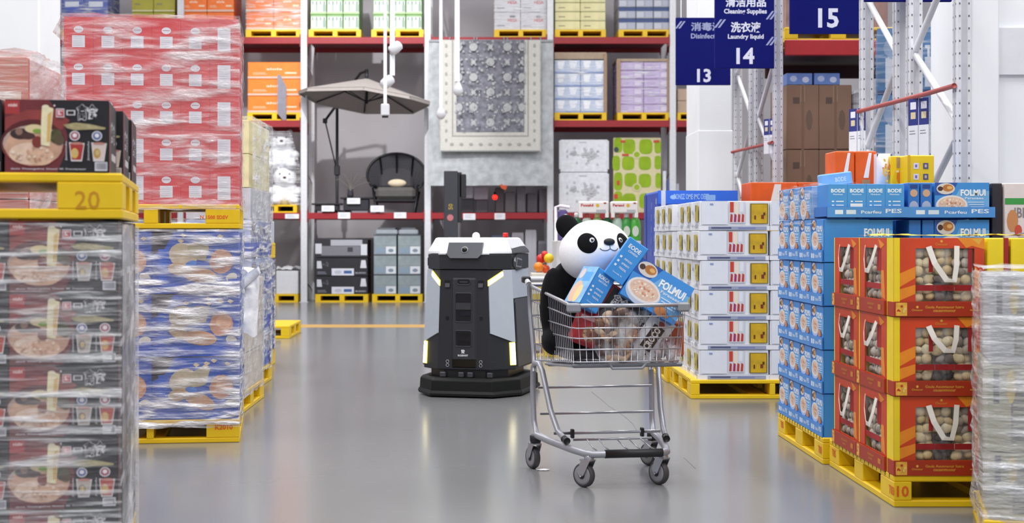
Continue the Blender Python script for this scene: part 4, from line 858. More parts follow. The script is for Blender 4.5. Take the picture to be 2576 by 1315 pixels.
def gift_box(M, w_, d_, label, strip=.026, face='front', seed=0):
    """window box with tray lip, ribbon handle and pouches; origin front-bottom centre, facing -y"""
    t = thing('gift_box', label, 'gift box', group='orange gift boxes of dried food', M=M)
    x0, x1 = (-w_*.26, w_*.39) if face == 'front' else (-w_*.28, w_*.32); z0, z1 = HG-HBX+.0, HG-.05; key = (round(w_, 3), d_, face)
    if key not in GB:
        d = {}
        g = G().m(OR); h_ = HG-.004; ring_frame(g, w_-2*.0, h_, x0, x1, z0, z1, 0, .006); d['front_panel'] = g.mesh('front_panel')
        g = G().m(YB); g.box((-w_/2, .006, 0), (-w_/2+.004, d_, h_)); g.box((w_/2-.004, .006, 0), (w_/2, d_, h_)); g.box((-w_/2, d_-.004, 0), (w_/2, d_, h_)); g.box((-w_/2, .006, h_-.004), (w_/2, d_, h_)); g.box((-w_/2, .006, 0), (w_/2, d_, .004)); d['carton_shell'] = g.mesh('carton_shell')
        p = Pr(.00015)
        if strip: p.rect(-w_/2, .065, -w_/2+strip, h_, YB)
        if face == 'front':
            p.poly([(-w_/2+strip, .13), (x0-.001, .17), (x0-.001, .22), (-w_/2+strip, .19)], ORL); p.poly([(-w_/2+strip, .07), (x0-.001, .10), (x0-.001, .14), (-w_/2+strip, .12)], ORL); p.poly([(x1+.001, .09), (w_/2, .07), (w_/2, .18), (x1+.001, .22)], ORL); p.poly([(w_*.2, h_), (w_/2, h_), (w_/2, h_-.05), (w_*.36, h_-.035), (w_*.3, h_-.045)], ORL); p.poly([(w_*.36, h_-.004), (w_*.48, h_-.004), (w_*.44, h_-.03)], mat(GOLD, .4))
            p.text('Ovooor', .01, h_-.034, .012, '#d88a2a', w=.055); p.ell(.01, h_-.015, .006, .006, GOLD, 8)
        else: p.poly([(x1+.002, .08), (w_/2-.02, .07), (w_/2-.04, .2), (x1+.002, .2)], ORL); p.poly([(x1-.05, h_-.002), (x1+.06, h_-.03), (x1-.01, h_-.05)], ORL)
        d['front_print'] = p.mesh('front_print')
        g = G().m(ORD_); ring = .064
        g.box((-w_/2-.002, -.012, 0), (w_/2+.002, -.006, ring)); g.box((-w_/2-.004, -.012, 0), (-w_/2-.0005, d_*.8, ring)); g.box((w_/2+.0005, -.012, 0), (w_/2+.003, d_*.8, ring)); d['tray_lip'] = g.mesh('tray_lip')
        p = Pr(.00015); p.rect(-w_/2+.005, .003, -w_/2+.055, ring-.003, mat(GOLD, .4, var=.25, scale=40)); p.blobs(-w_/2+.03, .03, .018, .02, 5, .008, ['#b8330f', '#e9c46a'], 3)
        if face == 'front': p.text('Gsuia Axunnaour luzru', .02, .036, .012, '#d99a30', w=.17); p.text('oauaxvmoour', .02, .02, .010, '#d99a30', w=.1); p.text('Ovooor', -w_*.25, .024, .010, '#d99a30', w=.05); p.ell(-w_*.25, .042, .006, .006, GOLD, 8); p.rect(w_*.33, .025, w_*.46, .031, '#cf8a2a')
        else: p.text('axunnaour', .02, .036, .011, '#c97f26', w=.12); p.text('ouaur', .02, .018, .010, '#c97f26', w=.07); p.rect(w_*.3, .02, w_*.4, .045, '#c47a24')
        d['lip_print'] = p.mesh('lip_print')
        g = G().m(WINF); g.box((x0, .004, z0), (x1, .0045, z1)); d['window_film'] = g.mesh('window_film')
        GB[key] = d
    d = GB[key]; o = put(d['carton_shell'], 'carton_shell', parent=t); o = put(d['front_panel'], 'front_panel', parent=t); put(d['front_print'], 'front_print', (0, -.0006, 0), 0, o)
    l = put(d['tray_lip'], 'tray_lip', parent=t); put(d['lip_print'], 'lip_print', (0, -.0126, 0), 0, l); put(d['window_film'], 'window_film', parent=t)
    ww = x1-x0; hh = (z1-z0)/2
    R = random.Random(seed)
    for r in range(2):
        for c in range(3 if face == 'front' else 1):
            n = 3 if face == 'front' else 1
            kd = (('p', 'd', 'p'), ('p', 'p', 'm'))[r][c] if face == 'front' else ('m', 'm')[r]
            pw = ww/n-.003; px = x0+ww/n*(c+.5)
            po = put(pouch(pw, hh-.004, kd, c+r*3+seed), 'food_pouch', (px, .03, z0+hh*r), 0, t)
            if (r == 0) or c in (0, 2):
                g = G().m(mat('#b8282a', .5)); 
                if r == 0: g.box((-pw/2, -.026, hh*.40), (pw/2, -.024, hh*.62))
                else: g.box((pw*.2, -.026, hh*.1), (pw*.42, -.024, hh*1.0))
                bnd = g.build('paper_band', po)
    # ribbon handle
    hw = (x1-x0)*(.24 if face == 'front' else .34); cx_ = (x0+x1)/2-.012; zt = z1+.008; dz = R.uniform(.10, .15) if face == 'front' else R.uniform(.08, .15); sk = R.uniform(-.03, .03)
    g = G().m(mat('#ece6dc', .5, var=.05))
    pts = [(cx_-hw, zt), (cx_-hw*.75+sk*.3, zt-dz*.5), (cx_-hw*.25+sk, zt-dz), (cx_+hw*.3+sk, zt-dz*1.02), (cx_+hw*.75+sk*.4, zt-dz*.55), (cx_+hw, zt+.003)]
    n = len(pts); bw = .012
    vs = []
    for i, (a, b) in enumerate(pts):
        yy = -.006-.02*math.sin(math.pi*i/(n-1)); tx = pts[min(i+1, n-1)][0]-pts[max(i-1, 0)][0]; tz = pts[min(i+1, n-1)][1]-pts[max(i-1, 0)][1]; L = math.hypot(tx, tz); nx, nz = -tz/L*bw, tx/L*bw
        vs += [(a-nx, yy, b-nz), (a+nx, yy-.004, b+nz), (a+nx, yy-.002, b+nz), (a-nx, yy+.002, b-nz)]
    fs = []
    for i in range(n-1):
        for q in range(4): fs.append((i*4+q, i*4+(q+1) % 4, (i+1)*4+(q+1) % 4, (i+1)*4+q))
    g.add(vs, fs); g.build('ribbon_handle', t); return t
for k in range(3):
    z = .14+k*HG
    gift_box(Matrix.Translation((OX+.003+.20, OY+.008, z)), .40, .115, 'orange window gift box facing the camera, %s tier beside the wrapped boxes' % tier(k, 3), .026, 'front', k)
    for j in range(2):
        gift_box(Matrix.Translation((OX+.004, OY+.128+.25+j*.505, z)) @ Matrix.Rotation(-math.pi/2, 4, 'Z'), .49, .16, 'orange gift box facing the aisle, %s one, %s tier' % (('nearer', 'farther')[j], tier(k, 3)), .018, 'side', 5+k*2+j)
    o = G().m(YB)
for k in range(3):      # spines of boxes beside them, yellow with dark red gaps
    for i in range(3):
        x = OX+.412+i*.105
        t = thing('gift_box', 'yellow spine of a gift box, %s of three, %s tier behind wrapped boxes' % (('left', 'middle', 'right')[i], tier(k, 3)), 'gift box', (x, OY+.01, .14+k*HG), 0, 'gift box spines')
        g = G().m(YB); g.cbox((.006, 0, 0), (.078, .42, HG-.004), .004); g.build('carton_shell', t)
        g = G().m(mat('#a01c1c', .5)); g.box((.078, .004, 0), (.10, .42, HG-.004)); g.build('red_edge', t)
g = G().m(YB)
for k, (x, y, l) in enumerate(((OX+.12, OY+.3, 'yellow crumpled flap on top of the orange boxes'),)):
    g.grid(lambda s, t: (x-.1+.75*s, y-.12+.55*t, .14+3*HG+.006+.014*abs(mnoise.noise(Vector((s*7, t*6, 3))))), 26, 14); tag(g.build('paper_flap'), l, 'paper')
# ================================================================== BLUE CEREAL CARTONS
BL = mat('#3f8fdc', .4, var=.05, scale=5); BLD = mat('#2f74c8', .42, var=.06, scale=6)
CBX, CBY = 1.832, 8.02
pallet(CBX, CBY, 0, 'yellow pallet under the blue cereal cartons', 1.0, 1.18, .14, fo=((.12, .47), (.53, .88)), so=((.2, .5), (.68, .98)), sten=[('T03', .06, .05, .04, 's'), ('T05', 1.05, .06, .04, 's'), ('T', .05, .06, .04, 'f')])
def cereal_front(w_, h_, lip=0.0, face=1):
    p = Pr(.00015)
    def q(u, v): return (-w_/2+u*w_, lip+v*(h_-lip))
    H_ = h_-lip
    p.rect(-w_/2, lip, w_/2, h_, BL); p.poly([q(0, .62), q(.3, .62), q(.42, 1), q(0, 1)], mat('#2353a8', .4)); p.poly([q(.3, .35), q(1, .1), q(1, .75), q(.45, .8)], mat('#6fb0e6', .4, var=.15, scale=8))
    p.ell(-w_/2+.2*w_, lip+.82*H_, .17*w_, .17*H_, '#d6d0cc', 18); p.ell(-w_/2+.24*w_, lip+.84*H_, .10*w_, .11*H_, mat('#b9763c', .5, var=.2), 14); p.ell(-w_/2+.27*w_, lip+.85*H_, .05*w_, .05*H_, '#e0b06a', 10); p.ell(-w_/2+.1*w_, lip+.82*H_, .05*w_, .07*H_, '#4a3030', 10)
    p.ell(-w_/2+.31*w_, lip+.30*H_, .30*w_, .33*H_, '#b8c4dc', 24); p.ell(-w_/2+.31*w_, lip+.34*H_, .285*w_, .27*H_, '#e4e2e4', 24); p.ell(-w_/2+.31*w_, lip+.35*H_, .25*w_, .22*H_, mat('#e0c0ac', .6, var=.15, scale=50), 22)
    p.blobs(-w_/2+.31*w_, lip+.36*H_, .2*w_, .16*H_, 40, .022*w_, ['#e9cdb8', '#d39b78', '#f0dccb', '#c98a6a', '#f3e6da'], 8)
    p.ell(-w_/2+.7*w_, lip+.12*H_, .11*w_, .12*H_, mat('#c98450', .5, var=.2), 14); p.ell(-w_/2+.8*w_, lip+.08*H_, .06*w_, .05*H_, '#b5683a', 12)
    p.text('FOLMUI', -w_/2+.70*w_, lip+.60*H_, .20*H_, '#eef4fb', bold=.04, w=.46*w_); p.text('Fsrasaes', -w_/2+.72*w_, lip+.50*H_, .07*H_, '#dceafa', w=.34*w_)
    for k in range(3): p.rect(*q(.6+.03*k, .40-.07*k), *q(.9, .425-.07*k), '#cfe2f6')
    return p.mesh()
def cereal_spine(w_, h_):
    p = Pr(.00015); p.rect(-w_/2, 0, w_/2, h_, mat('#4796dd', .4, var=.04)); p.text('BODE', 0, h_*.74, h_*.12, '#eaf3fc', bold=.03, w=w_*.72); p.text('Nunmuo', 0, h_*.66, h_*.05, '#d9eafa', w=w_*.5)
    for k in range(3): p.rect(-w_*.32, h_*(.44-.12*k), -w_*.2, h_*(.48-.12*k), '#e6f0fa'); p.rect(-w_*.1, h_*(.445-.12*k), w_*.3, h_*(.475-.12*k), '#e6f0fa')
    return p.mesh()
def cereal_tray(w_, h_):
    p = Pr(.00015); p.rect(-w_/2, 0, w_/2, h_, mat('#4b8fd8', .42, var=.06)); p.rect(-w_*.4, h_*.3, -w_*.3, h_*.7, '#dbe8f6'); p.rect(-w_*.26, h_*.3, -w_*.14, h_*.7, '#cfdff2'); p.text('Pcarfeu', w_*.05, h_*.35, h_*.3, '#dbe8f6', w=w_*.25); p.text('PES', w_*.33, h_*.4, h_*.4, '#dbe8f6', w=w_*.2); return p.mesh()
HT = .23; LIP = .062
ms = carton_mesh(.10, .28, .166, BL, .003)
tr_side = G().m(BLD); tr_side.box((-.0, -.145, 0), (.006, .145, LIP)); tr_side.box((0, -.145, 0), (.3, .145, .004)); tr_side = tr_side.mesh('tray_lip')
cf = cereal_front(.28, .166); ct = cereal_tray(.288, LIP); cs = cereal_spine(.1, .166)
cf_big = cereal_front(.285, HT-.006, LIP)
body_side = carton_mesh(.24, .285, HT-.004, BL, .003)
for k in range(6):
    n = 4; hh = HT if k < 5 else .182
    for j in range(n):
        y = CBY+.012+.147+j*.291
        lab = 'blue cereal carton with bowl picture facing the aisle, %s from the front, %s tier' % (('first', 'second', 'third', 'last')[j], tier(k, 6))
        if k < 5:
            o = put(body_side, 'cereal_carton', (CBX+.13, y, .14+k*HT)); tag(o, lab, 'cereal box', 'blue cereal cartons along the aisle')
            put(cf_big, 'printed_front', (-.1212, 0, 0), -math.pi/2, o)
            g = put(tr_side, 'tray_lip', (-.129, 0, 0), 0, o); put(ct, 'tray_print', (-.0006, 0, 0), -math.pi/2, g)
        elif j > 0:
            o = put(carton_mesh(.24, .285, .18, mat('#8fb6e4', .4, var=.12, scale=9), .003), 'cereal_carton', (CBX+.13, y, .14+5*HT)); tag(o, lab, 'cereal box', 'blue cereal cartons along the aisle'); put(cereal_front(.28, .178), 'printed_front', (-.1212, 0, 0), -math.pi/2, o)
film(Fr(CBX+.002, CBY+.30), 0, .27, 0, .88, .14+5*HT-.03, .14+5*HT+.19, 'clear wrap around the top row of blue cereal cartons', FILM, .012, .03, 61, sides='fl')
# front rows seen above the orange boxes
zt5 = .14+4*HT
for k in range(2):      # k=0: fifth tier, k=1: top tier
    z = .14+(4+k)*HT
    for i in range(4):
        w_ = .098; o = put(carton_mesh(.096, .27, HT-LIP, BL, .003), 'cereal_carton', (CBX+.03+.05+i*.099, CBY-.005+.14 if k else CBY+.145, z+LIP*.9 if k == 0 else z+.012)) if not (k == 0 and i == 0) else None
        if k == 1 and o: o.location.x += .0
        if o and k == 1:
            tag(o, 'upright blue cereal carton spine, %s in the front tray' % ('leftmost', 'second', 'third', 'rightmost')[i], 'cereal box', 'blue spines in front tray'); put(cs, 'printed_front', (0, -.1358, 0), 0, o)
            if i == 1: p = Pr(.00015); p.rect(-.034, .02, .03, .065, '#e8ecf2'); p.rect(-.03, .02, .028, .04, '#c23a30'); put(p.mesh('red_badge'), 'red_badge', (0, -.1375, 0), 0, o)
        elif o: bpy.data.objects.remove(o)
def tray(x0, x1, y, z, label, dp=.29, h=.055):
    t = thing('cereal_tray', label, 'tray', (x0, y, z), 0, 'blue cardboard trays'); g = G().m(BLD); w_ = x1-x0
    g.box((0, 0, 0), (w_, .005, h)); g.box((0, 0, 0), (.005, dp, h)); g.box((w_-.005, 0, 0), (w_, dp, h)); g.box((0, dp-.005, 0), (w_, dp, h)); g.box((0, 0, 0), (w_, dp, .004)); g.build('tray_walls', t)
    me = cereal_tray(w_, h); put(me, 'tray_print', (w_/2, -.001, 0), 0, t)
tray(CBX+.02, CBX+.44, CBY-.012, .14+5*HT+.005, 'blue cardboard tray holding four cereal spines')
big = cereal_front(.285, .175)
for (i, x, y, z, l) in ((0, CBX+.735, CBY+.14, .14+5*HT+.012, 'blue cereal carton with porridge bowl, top right front'), (1, CBX+.735, CBY+.14, .14+4*HT, 'blue cereal carton with porridge bowl below the top right one'), (2, CBX+.23, CBY+.145, .14+4*HT, 'blue cereal carton below the tray of four spines')):
    o = put(carton_mesh(.285, .25, .175 if i == 0 else .222, BL, .003), 'cereal_carton', (x, y, z)); tag(o, l, 'cereal box', 'blue porridge cartons at the front'); put(big if i == 0 else cereal_front(.285, .222), 'printed_front', (0, -.1258, 0), 0, o)
for i in range(2):
    o = put(carton_mesh(.06, .25, .175, BLD, .003), 'cereal_carton', (CBX+.482+i*.066, CBY+.14, .14+5*HT+.012)); tag(o, 'narrow dark blue carton %s the porridge carton' % ('two places left of', 'directly left of')[i], 'cereal box', 'narrow dark blue cartons'); p = Pr(.00015); p.ell(0, .12, .02, .02, '#c9a48a', 10); p.ell(0, .05, .024, .03, '#a9b4d0', 10); p.rect(-.02, .145, .02, .165, '#1d3f8c'); put(p.mesh('printed_front'), 'printed_front', (0, -.1258, 0), 0, o)
tray(CBX+.44, CBX+.90, CBY-.012, .14+5*HT+.004, 'blue cardboard tray holding the porridge carton')
for i, x in enumerate((CBX+.46, CBX+.53)):
    o = put(carton_mesh(.062, .25, .222, BLD, .003), 'cereal_carton', (x+.03, CBY+.145, .14+4*HT)); tag(o, 'narrow blue carton in the fifth tier, %s of pair' % ('left', 'right')[i], 'cereal box', 'narrow dark blue cartons')
# core fill below the visible front: full tiers behind the orange boxes
for k in range(4):
    for i in range(2):
        o = put(carton_mesh(.36, .28, HT-.004, BL, .003), 'cereal_carton', (CBX+.27+.18+i*.365, CBY+.15, .14+k*HT)); tag(o, 'blue carton behind the orange boxes, %s of pair, %s tier' % (('left', 'right')[i], tier(k, 6)), 'cereal box', 'blue cartons behind orange boxes')
ZB = .14+5*HT
# back of the blue pallet: more cartons to carry what lies on top
for k in range(6):
    o = put(carton_mesh(.70, .82, (HT if k < 5 else .182)-.004, BL, .004), 'master_carton', (CBX+.625, CBY+.30+.44, .14+k*HT)); tag(o, 'large blue master carton inside the cereal pallet, %s tier' % tier(k, 6), 'box', 'blue master cartons')
ZBT = ZB+.184
o = put(carton_mesh(.17, .10, .07, mat('#7fb4e6', .4, var=.1), .006), 'cereal_carton', M=Matrix.Translation((X(2102, 8.45), 8.45, ZBT)) @ Matrix.Rotation(-.12, 4, 'Y')); tag(o, 'pale blue carton lying tilted on the top row', 'cereal box')
p = Pr(.00015); p.text('BODE', .02, .02, .025, '#d6e8fa', w=.06); put(p.mesh('printed_front'), 'printed_front', (0, -.051, 0), 0, o)
# orange bag cartons and yellow cartons standing on the blue pallet
ORC = mat('#e85c12', .45, var=.12, scale=9); YC = mat('#eec313', .42, var=.05)
def orange_carton(x, y, z, w_, h_, label, dp=.3, handle=.02):
    t = thing('orange_carton', label, 'box', (x, y, z), 0, 'orange cartons with white handles'); g = G().m(ORC); g.cbox((0, 0, 0), (w_, dp, h_), .005); g.build('body', t)
    p = Pr(.0002); p.poly([(w_*.38, h_*.25), (w_*.62, h_*.25), (w_*.6+handle, h_*.95), (w_*.46+handle, h_*.95)], '#efe6e2'); p.rect(w_*.3, h_*.08, w_*.7, h_*.2, '#a9805a'); p.rect(w_*.05, 0, w_*.95, h_*.05, '#c8400e'); put(p.mesh('handle_print'), 'handle_print', (0, -.001, 0), 0, t)
yb = 8.62
for i, (a, b, hd) in enumerate(((2101, 2150, .0), (2152, 2205, .03))): orange_carton(X(a, yb), yb, ZBT, X(b, yb)-X(a, yb), Z(380, yb)-ZBT, 'orange carton with white handle, %s of pair atop blue cartons' % ('left', 'right')[i], .25)
t = thing('snack_pouch', 'white and orange snack pouch between orange and yellow cartons', 'pouch', (X(2206, 8.55), 8.55, ZBT)); w_ = X(2240, 8.55)-X(2206, 8.55); h_ = Z(386, 8.55)-ZBT
g = G().m(mat('#ece6e6', .4, var=.05)); g.grid(lambda s, q: (w_*s, -.04*math.sin(math.pi*s)*math.sin(math.pi*q), h_*q), 8, 8); g.grid(lambda s, q: (w_*(1-s), .1+.04*math.sin(math.pi*s)*math.sin(math.pi*q), h_*q), 8, 8); g.box((0, .0, 0), (w_, .1, h_*.99)); g.build('body', t)
p = Pr(.0002); p.blobs(w_*.5, h_*.45, w_*.35, h_*.35, 16, w_*.13, ['#e8a62a', '#d97a1c', '#f0c04a'], 4); put(p.mesh('printed_front'), 'printed_front', (0, -.042, 0), 0, t)
def yellow_carton(px0, px1, y0, Y, label, kind):
    t = thing('yellow_carton', label, 'box', (X(px0, Y), Y, ZBT), 0, 'yellow cartons'); w_ = X(px1, Y)-X(px0, Y); h_ = Z(y0, Y)-ZBT
    g = G().m(YC); g.cbox((0, 0, 0), (w_, .26, h_), .005); g.build('body', t); p = Pr(.0002)
    if kind: 
        for i in range(2):
            for k in range(2): p.rect(w_*(.32+.36*i)-.014, h_*(.28+.36*k)-.016, w_*(.32+.36*i)+.014, h_*(.28+.36*k)+.016, '#e3d6e6' if i == 0 else '#55506e'); p.rect(w_*(.32+.36*i)-.006, h_*(.28+.36*k)-.008, w_*(.32+.36*i)+.006, h_*(.28+.36*k)+.008, '#7a6aa0' if i == 0 else '#c9a8a0')
        p.rect(0, 0, w_*.1, h_, '#d9a80c')
    else: p.rect(w_*.35, h_*.6, w_*.98, h_*.95, '#a98c6a'); p.ell(w_*.6, h_*.3, w_*.25, h_*.24, '#e0781c', 12); p.rect(w_*.3, h_*.45, w_*.5, h_*.52, '#f0d9a0')
    put(p.mesh('printed_front'), 'printed_front', (0, -.001, 0), 0, t)
yellow_carton(2241, 2282, 392, 8.50, 'yellow carton with brown window next to the snack pouch', 0)
yellow_carton(2283, 2350, 390, 8.35, 'yellow carton with four small squares on its front', 1)
# cartons right of the blue pallet
RX = CBX+1.03
pallet(RX, CBY, 0, 'yellow pallet under the pink and white cartons at the right edge', .6, 1.0, .14, fo=((.1, .27), (.33, .5)), so=((.2, .4), (.6, .8)))
t_h = (Z(458, CBY)-.14)/4
for k in range(4):
    o = put(carton_mesh(.34, .4, round(t_h-.004, 4), mat('#e3d9dc', .5, var=.05)), 'white_carton', (X(2531, CBY)+.17, CBY+.22, .14+k*t_h)); tag(o, 'white and pink carton with green band, %s tier at right edge' % tier(k, 4), 'box', 'white and pink cartons')
    p = Pr(.0002); h_ = t_h-.004; p.rect(-.17, h_*.66, .17, h_*.76, '#3f9a4a'); p.rect(-.06, h_*.78, .17, h_*.98, '#a8456a'); p.text('IBEIN', -.06, h_*.45, h_*.16, '#8a8088', w=.12); p.ell(-.13, h_*.4, .03, .06, '#c98a5a', 10); p.ell(-.1, h_*.25, .02, .03, '#c9503a', 10); p.lines(-.1, .1, h_*.2, 3, h_*.06, h_*.02, '#a89aa6'); put(p.mesh('printed_front'), 'printed_front', (0, -.201, 0), 0, o)
    o = put(carton_mesh(.055, .38, round(t_h-.004, 4), mat('#2a2630', .5)), 'dark_carton', (X(2531, CBY)-.034, CBY+.23, .14+k*t_h)); tag(o, 'dark narrow carton left of white pink one, %s tier' % tier(k, 4), 'box', 'dark narrow cartons')
# ================================================================== SILVER WRAPPED STACK, right foreground
SF = Fr(X(2474, 5.92), 5.92, -15)
pallet(*SF.p(0, .0)[:2], 0, 'yellow pallet under the silver wrapped boxes', .9, .72, .1, -15, fo=((.1, .4), (.5, .8)), so=((.1, .3), (.42, .62)))
z1 = Z(690, 5.92); z2 = Z(915, 5.92); z3 = Z(1135, 5.92)
def silver_print(w_, h_, s):
    p = Pr(.00015); p.rect(-w_/2, 0, w_/2, h_, mat('#a5a28a' if s else '#aaaab0', .5, var=.1, scale=4)); p.rect(-w_*.45, h_*.55, -w_*.4, h_*.95, '#55535a'); p.rect(-w_*.30, h_*.1, -w_*.12, h_*.8, '#6f6c62'); p.lines(-w_*.28, -w_*.14, h_*.7, 7, h_*.08, h_*.03, '#a9a694'); 
    p.rect(0, h_*.1, w_*.3, h_*.75, '#8a8778'); p.ell(-w_*.3, h_*.75, w_*.04, h_*.2, '#c9b25a', 12); return p.mesh()
for k, (a, b, du) in enumerate(((.1, z3, .012), (z3, z2, .006), (z2, z1, .018))):
    for i in range(2):
        o = put(carton_mesh(.43, .68, round(b-a-.004, 4), mat('#a9a796' if k < 2 else '#b2b3b9', .5, var=.08)), 'silver_carton', SF.p(.01+du+.215+i*.436, .02+.34, a), SF.a); tag(o, 'grey carton under film at right edge, %s of pair, %s tier' % (('left', 'right')[i], tier(k, 3)), 'box', 'film wrapped grey cartons'); put(silver_print(.43, b-a-.004, k < 2), 'printed_front', (0, -.3408, 0), 0, o)
film(SF, .004, .9, .012, .71, .06, z1+.012, 'shiny stretch wrap around the grey cartons at right edge', FILM_SILVER, .02, .03, 71, top=True, sides='fl')
# ================================================================== WHITE TRAY STACK
WB = mat('#eaecf2', .4, var=.03); YP = '#c9a21a'
WX, WY = 1.60, 11.24
for r in range(2):
    pallet(WX+(.0 if r == 0 else -.02), WY+r*1.24, 0, 'yellow pallet under the %s white tray cartons' % ('nearer', 'farther')[r], 1.0, 1.2, .14, fo=((.065, .58), (.62, .93)), so=((.2, .5), (.68, .98)), sten=[('E1', 1.1, .06, .05, 's')])
HW = .2195
def white_front(w_, h_):
    p = Pr(.0002); p.rect(-w_*.48, h_*.2, -w_*.1, h_*.98, '#dfe3ec'); p.rect(-w_*.08, h_*.24, w_*.15, h_*.96, '#cfd3dc')
    for k, (c, a, b) in enumerate((('#c8402a', .6, .95), ('#e8dcc8', .5, .95), ('#e0e4ec', .62, .95))): p.rect(-w_*.07+k*.07*w_, h_*a, -w_*.015+k*.07*w_, h_*b, c)
    for k, c in enumerate(('#b8342e', '#a8285a', '#b8342e', '#c0392b')): p.poly([(-w_*.07+k*.055*w_, h_*.28), (-w_*.035+k*.055*w_, h_*.28), (-w_*.03+k*.055*w_, h_*.52), (-w_*.06+k*.055*w_, h_*.56)], c)
    p.rect(w_*.22, h_*.22, w_*.48, h_*.9, mat('#7a6a1c', .4)); p.rect(w_*.24, h_*.24, w_*.465, h_*.87, mat('#cfa81c', .4, var=.2, scale=12)); p.rect(w_*.28, h_*.36, w_*.305, h_*.5, '#6e3418'); p.rect(w_*.38, h_*.38, w_*.42, h_*.52, '#7a2c1c'); p.rect(w_*.41, h_*.5, w_*.44, h_*.6, '#5a3018')
    p.rect(-w_*.38, h_*.02, w_*.46, h_*.13, '#9aa2ba'); p.rect(-w_*.34, h_*.05, -w_*.05, h_*.11, '#55587a'); p.rect(w_*.05, h_*.04, w_*.3, h_*.1, '#7a86b0'); p.rect(-w_*.36, h_*.85, -w_*.31, h_*.9, '#8a9ac8'); return p.mesh()
def white_side(w_, h_, s):
    p = Pr(.0002); R = random.Random(s); p.rect(-w_*.02, h_*.3, w_*.38, h_*.85, '#c9b41e'); p.rect(.0, h_*.1, w_*.3, h_*.2, '#b9bcc8')
    for k in range(7): x = R.uniform(-.45, .25)*w_; z = R.uniform(.1, .7)*h_; p.rect(x, z, x+R.uniform(.02, .07)*w_, z+R.uniform(.06, .25)*h_, R.choice(['#c3c6d0', '#8f929e', '#d5d8e0', '#6a6870', '#b4b7c4']))
    for k in range(3): x = R.uniform(-.45, .4)*w_; p.rect(x, 0, x+.008, h_, '#a9acb8')
    return p.mesh()
wf = white_front(.51, HW); wsd = [white_side(.39, HW, s) for s in (1, 2, 3)]
wm = G().m(WB); wm.cbox((-.255, -.195, .035), (.255, .195, HW-.004), .004); wm.box((-.261, -.2, 0), (.261, .2, .034)); wm = wm.mesh('tray_carton')
for r in range(2):
    wf_ = Fr(WX+(.06 if r == 0 else .02), WY+.02+r*1.24)
    stack(wf_, 0, 0, .14, 2, 3, 6, .524, .402, HW, wm, 'printed white tray carton' if r == 0 else 'white tray carton', 'box', 'of the %s white stack' % ('nearer', 'farther')[r], 'white tray cartons', 'tray_carton', keep=(lambda i, j, k: j == 0 or i == 0) if r == 0 else (lambda i, j, k: i == 0), fp=wf if r == 0 else None, lp=lambda i, j, k: wsd[(j+k) % 3], jit=.006)
# blue display sleeve behind
BX0, BYY = X(1655, 13.9), 13.9
bs = thing('display_carton', 'tall royal blue display carton behind the white trays', 'display box', (BX0, BYY, .14)); wd = X(1856, 13.9)-BX0; zt = Z(479, 13.9)-.14
pallet(BX0-.05, BYY-.02, 0, 'yellow pallet under the royal blue display carton', .85, 1.2, .14, fo=((.1, .4), (.45, .75)))
RB = mat('#2447b0', .45, var=.06, scale=4); g = G().m(RB); g.cbox((0, 0, 0), (wd, 1.15, zt), .02); g.build('sleeve', bs)
p = Pr(.0003); p.rect(0, zt-.12, wd, zt, '#2a6ae0'); p.rect(.03, .0, .07, zt-.0, '#cfd6ea'); p.text('BONSZ OME IMC OEEZ', wd*.42, zt-.08, .05, '#9ec2f2', w=.32); p.rect(wd*.6, zt-.09, wd*.72, zt-.04, '#8ab6ee'); p.ell(.14, zt-.06, .03, .02, '#9ec2f2', 10); put(p.mesh('front_print'), 'front_print', (0, -.001, 0), 0, bs)
p = Pr(.0003)
for k in range(11): p.rect(-.15, zt-.12-k*.09, -.09, zt-.07-k*.09, '#a8b4e2'); p.rect(-.5, zt-.16-k*.11, -.46, zt-.1-k*.11, '#7d8ed0')
p.rect(-.95, 0, -.9, zt, '#1c3a94'); put(p.mesh('side_print'), 'side_print', (-.001, 0, 0), -math.pi/2, bs)
# orange and yellow cartons past the white stack
OX2, OY2 = 2.50, 13.72
pallet(OX2-.06, OY2, 0, 'yellow pallet under orange cartons below sign fourteen', 1.0, .9, .14, so=((.15, .38), (.5, .75)))
for i in range(2):
    for k in range(4):
        h_ = .27 if k < 3 else .0
        if k < 3: o = put(carton_mesh(.42, .5, .40, YC), 'yellow_carton', (OX2+.2+i*.43, OY2+.3, .14+k*.404)); tag(o, 'plain yellow carton, %s of pair, %s tier below orange cartons' % (('left', 'right')[i], tier(k, 3)), 'box', 'plain yellow cartons')
    orange_carton(OX2-.0+i*.43, OY2+.05, .14+3*.404, .42, Z(458, OY2)-.14-3*.404, 'orange carton with pale handle, %s of pair beyond white trays' % ('left', 'right')[i], .5)
# rack goods behind: brown cartons, blue cartons, pallet with goods on the beam
BRF = Fr(3.06, 14.95)
pallet(3.06, 14.95, 0, 'yellow pallet under the brown cartons in the far right rack', 1.2, .9, .14, so=((.15, .38), (.5, .75)))
BRN = mat('#8b6f5c', .75, var=.08, scale=4); tp = mat('#9a8468', .5)
def brown_pr(w_, h_):
    p = Pr(.0003); p.rect(-w_*.04, 0, w_*.04, h_, '#7f6450'); p.ell(w_*.2, h_*.45, w_*.1, h_*.16, '#75604f', 14); p.rect(-w_*.3, h_*.7, -w_*.1, h_*.8, '#5f4e44'); return p.mesh()
hb = (Z(212, 14.95)-.14)/4
stack(BRF, 0, 0, .14, 2, 1, 4, .32, .8, hb, carton_mesh(.318, .8, round(hb-.006, 4), BRN, .006, None, tp), 'large brown carton', 'box', 'in the rack below the red beam', 'brown cartons in the rack', 'brown_carton', fp=brown_pr(.318, hb))
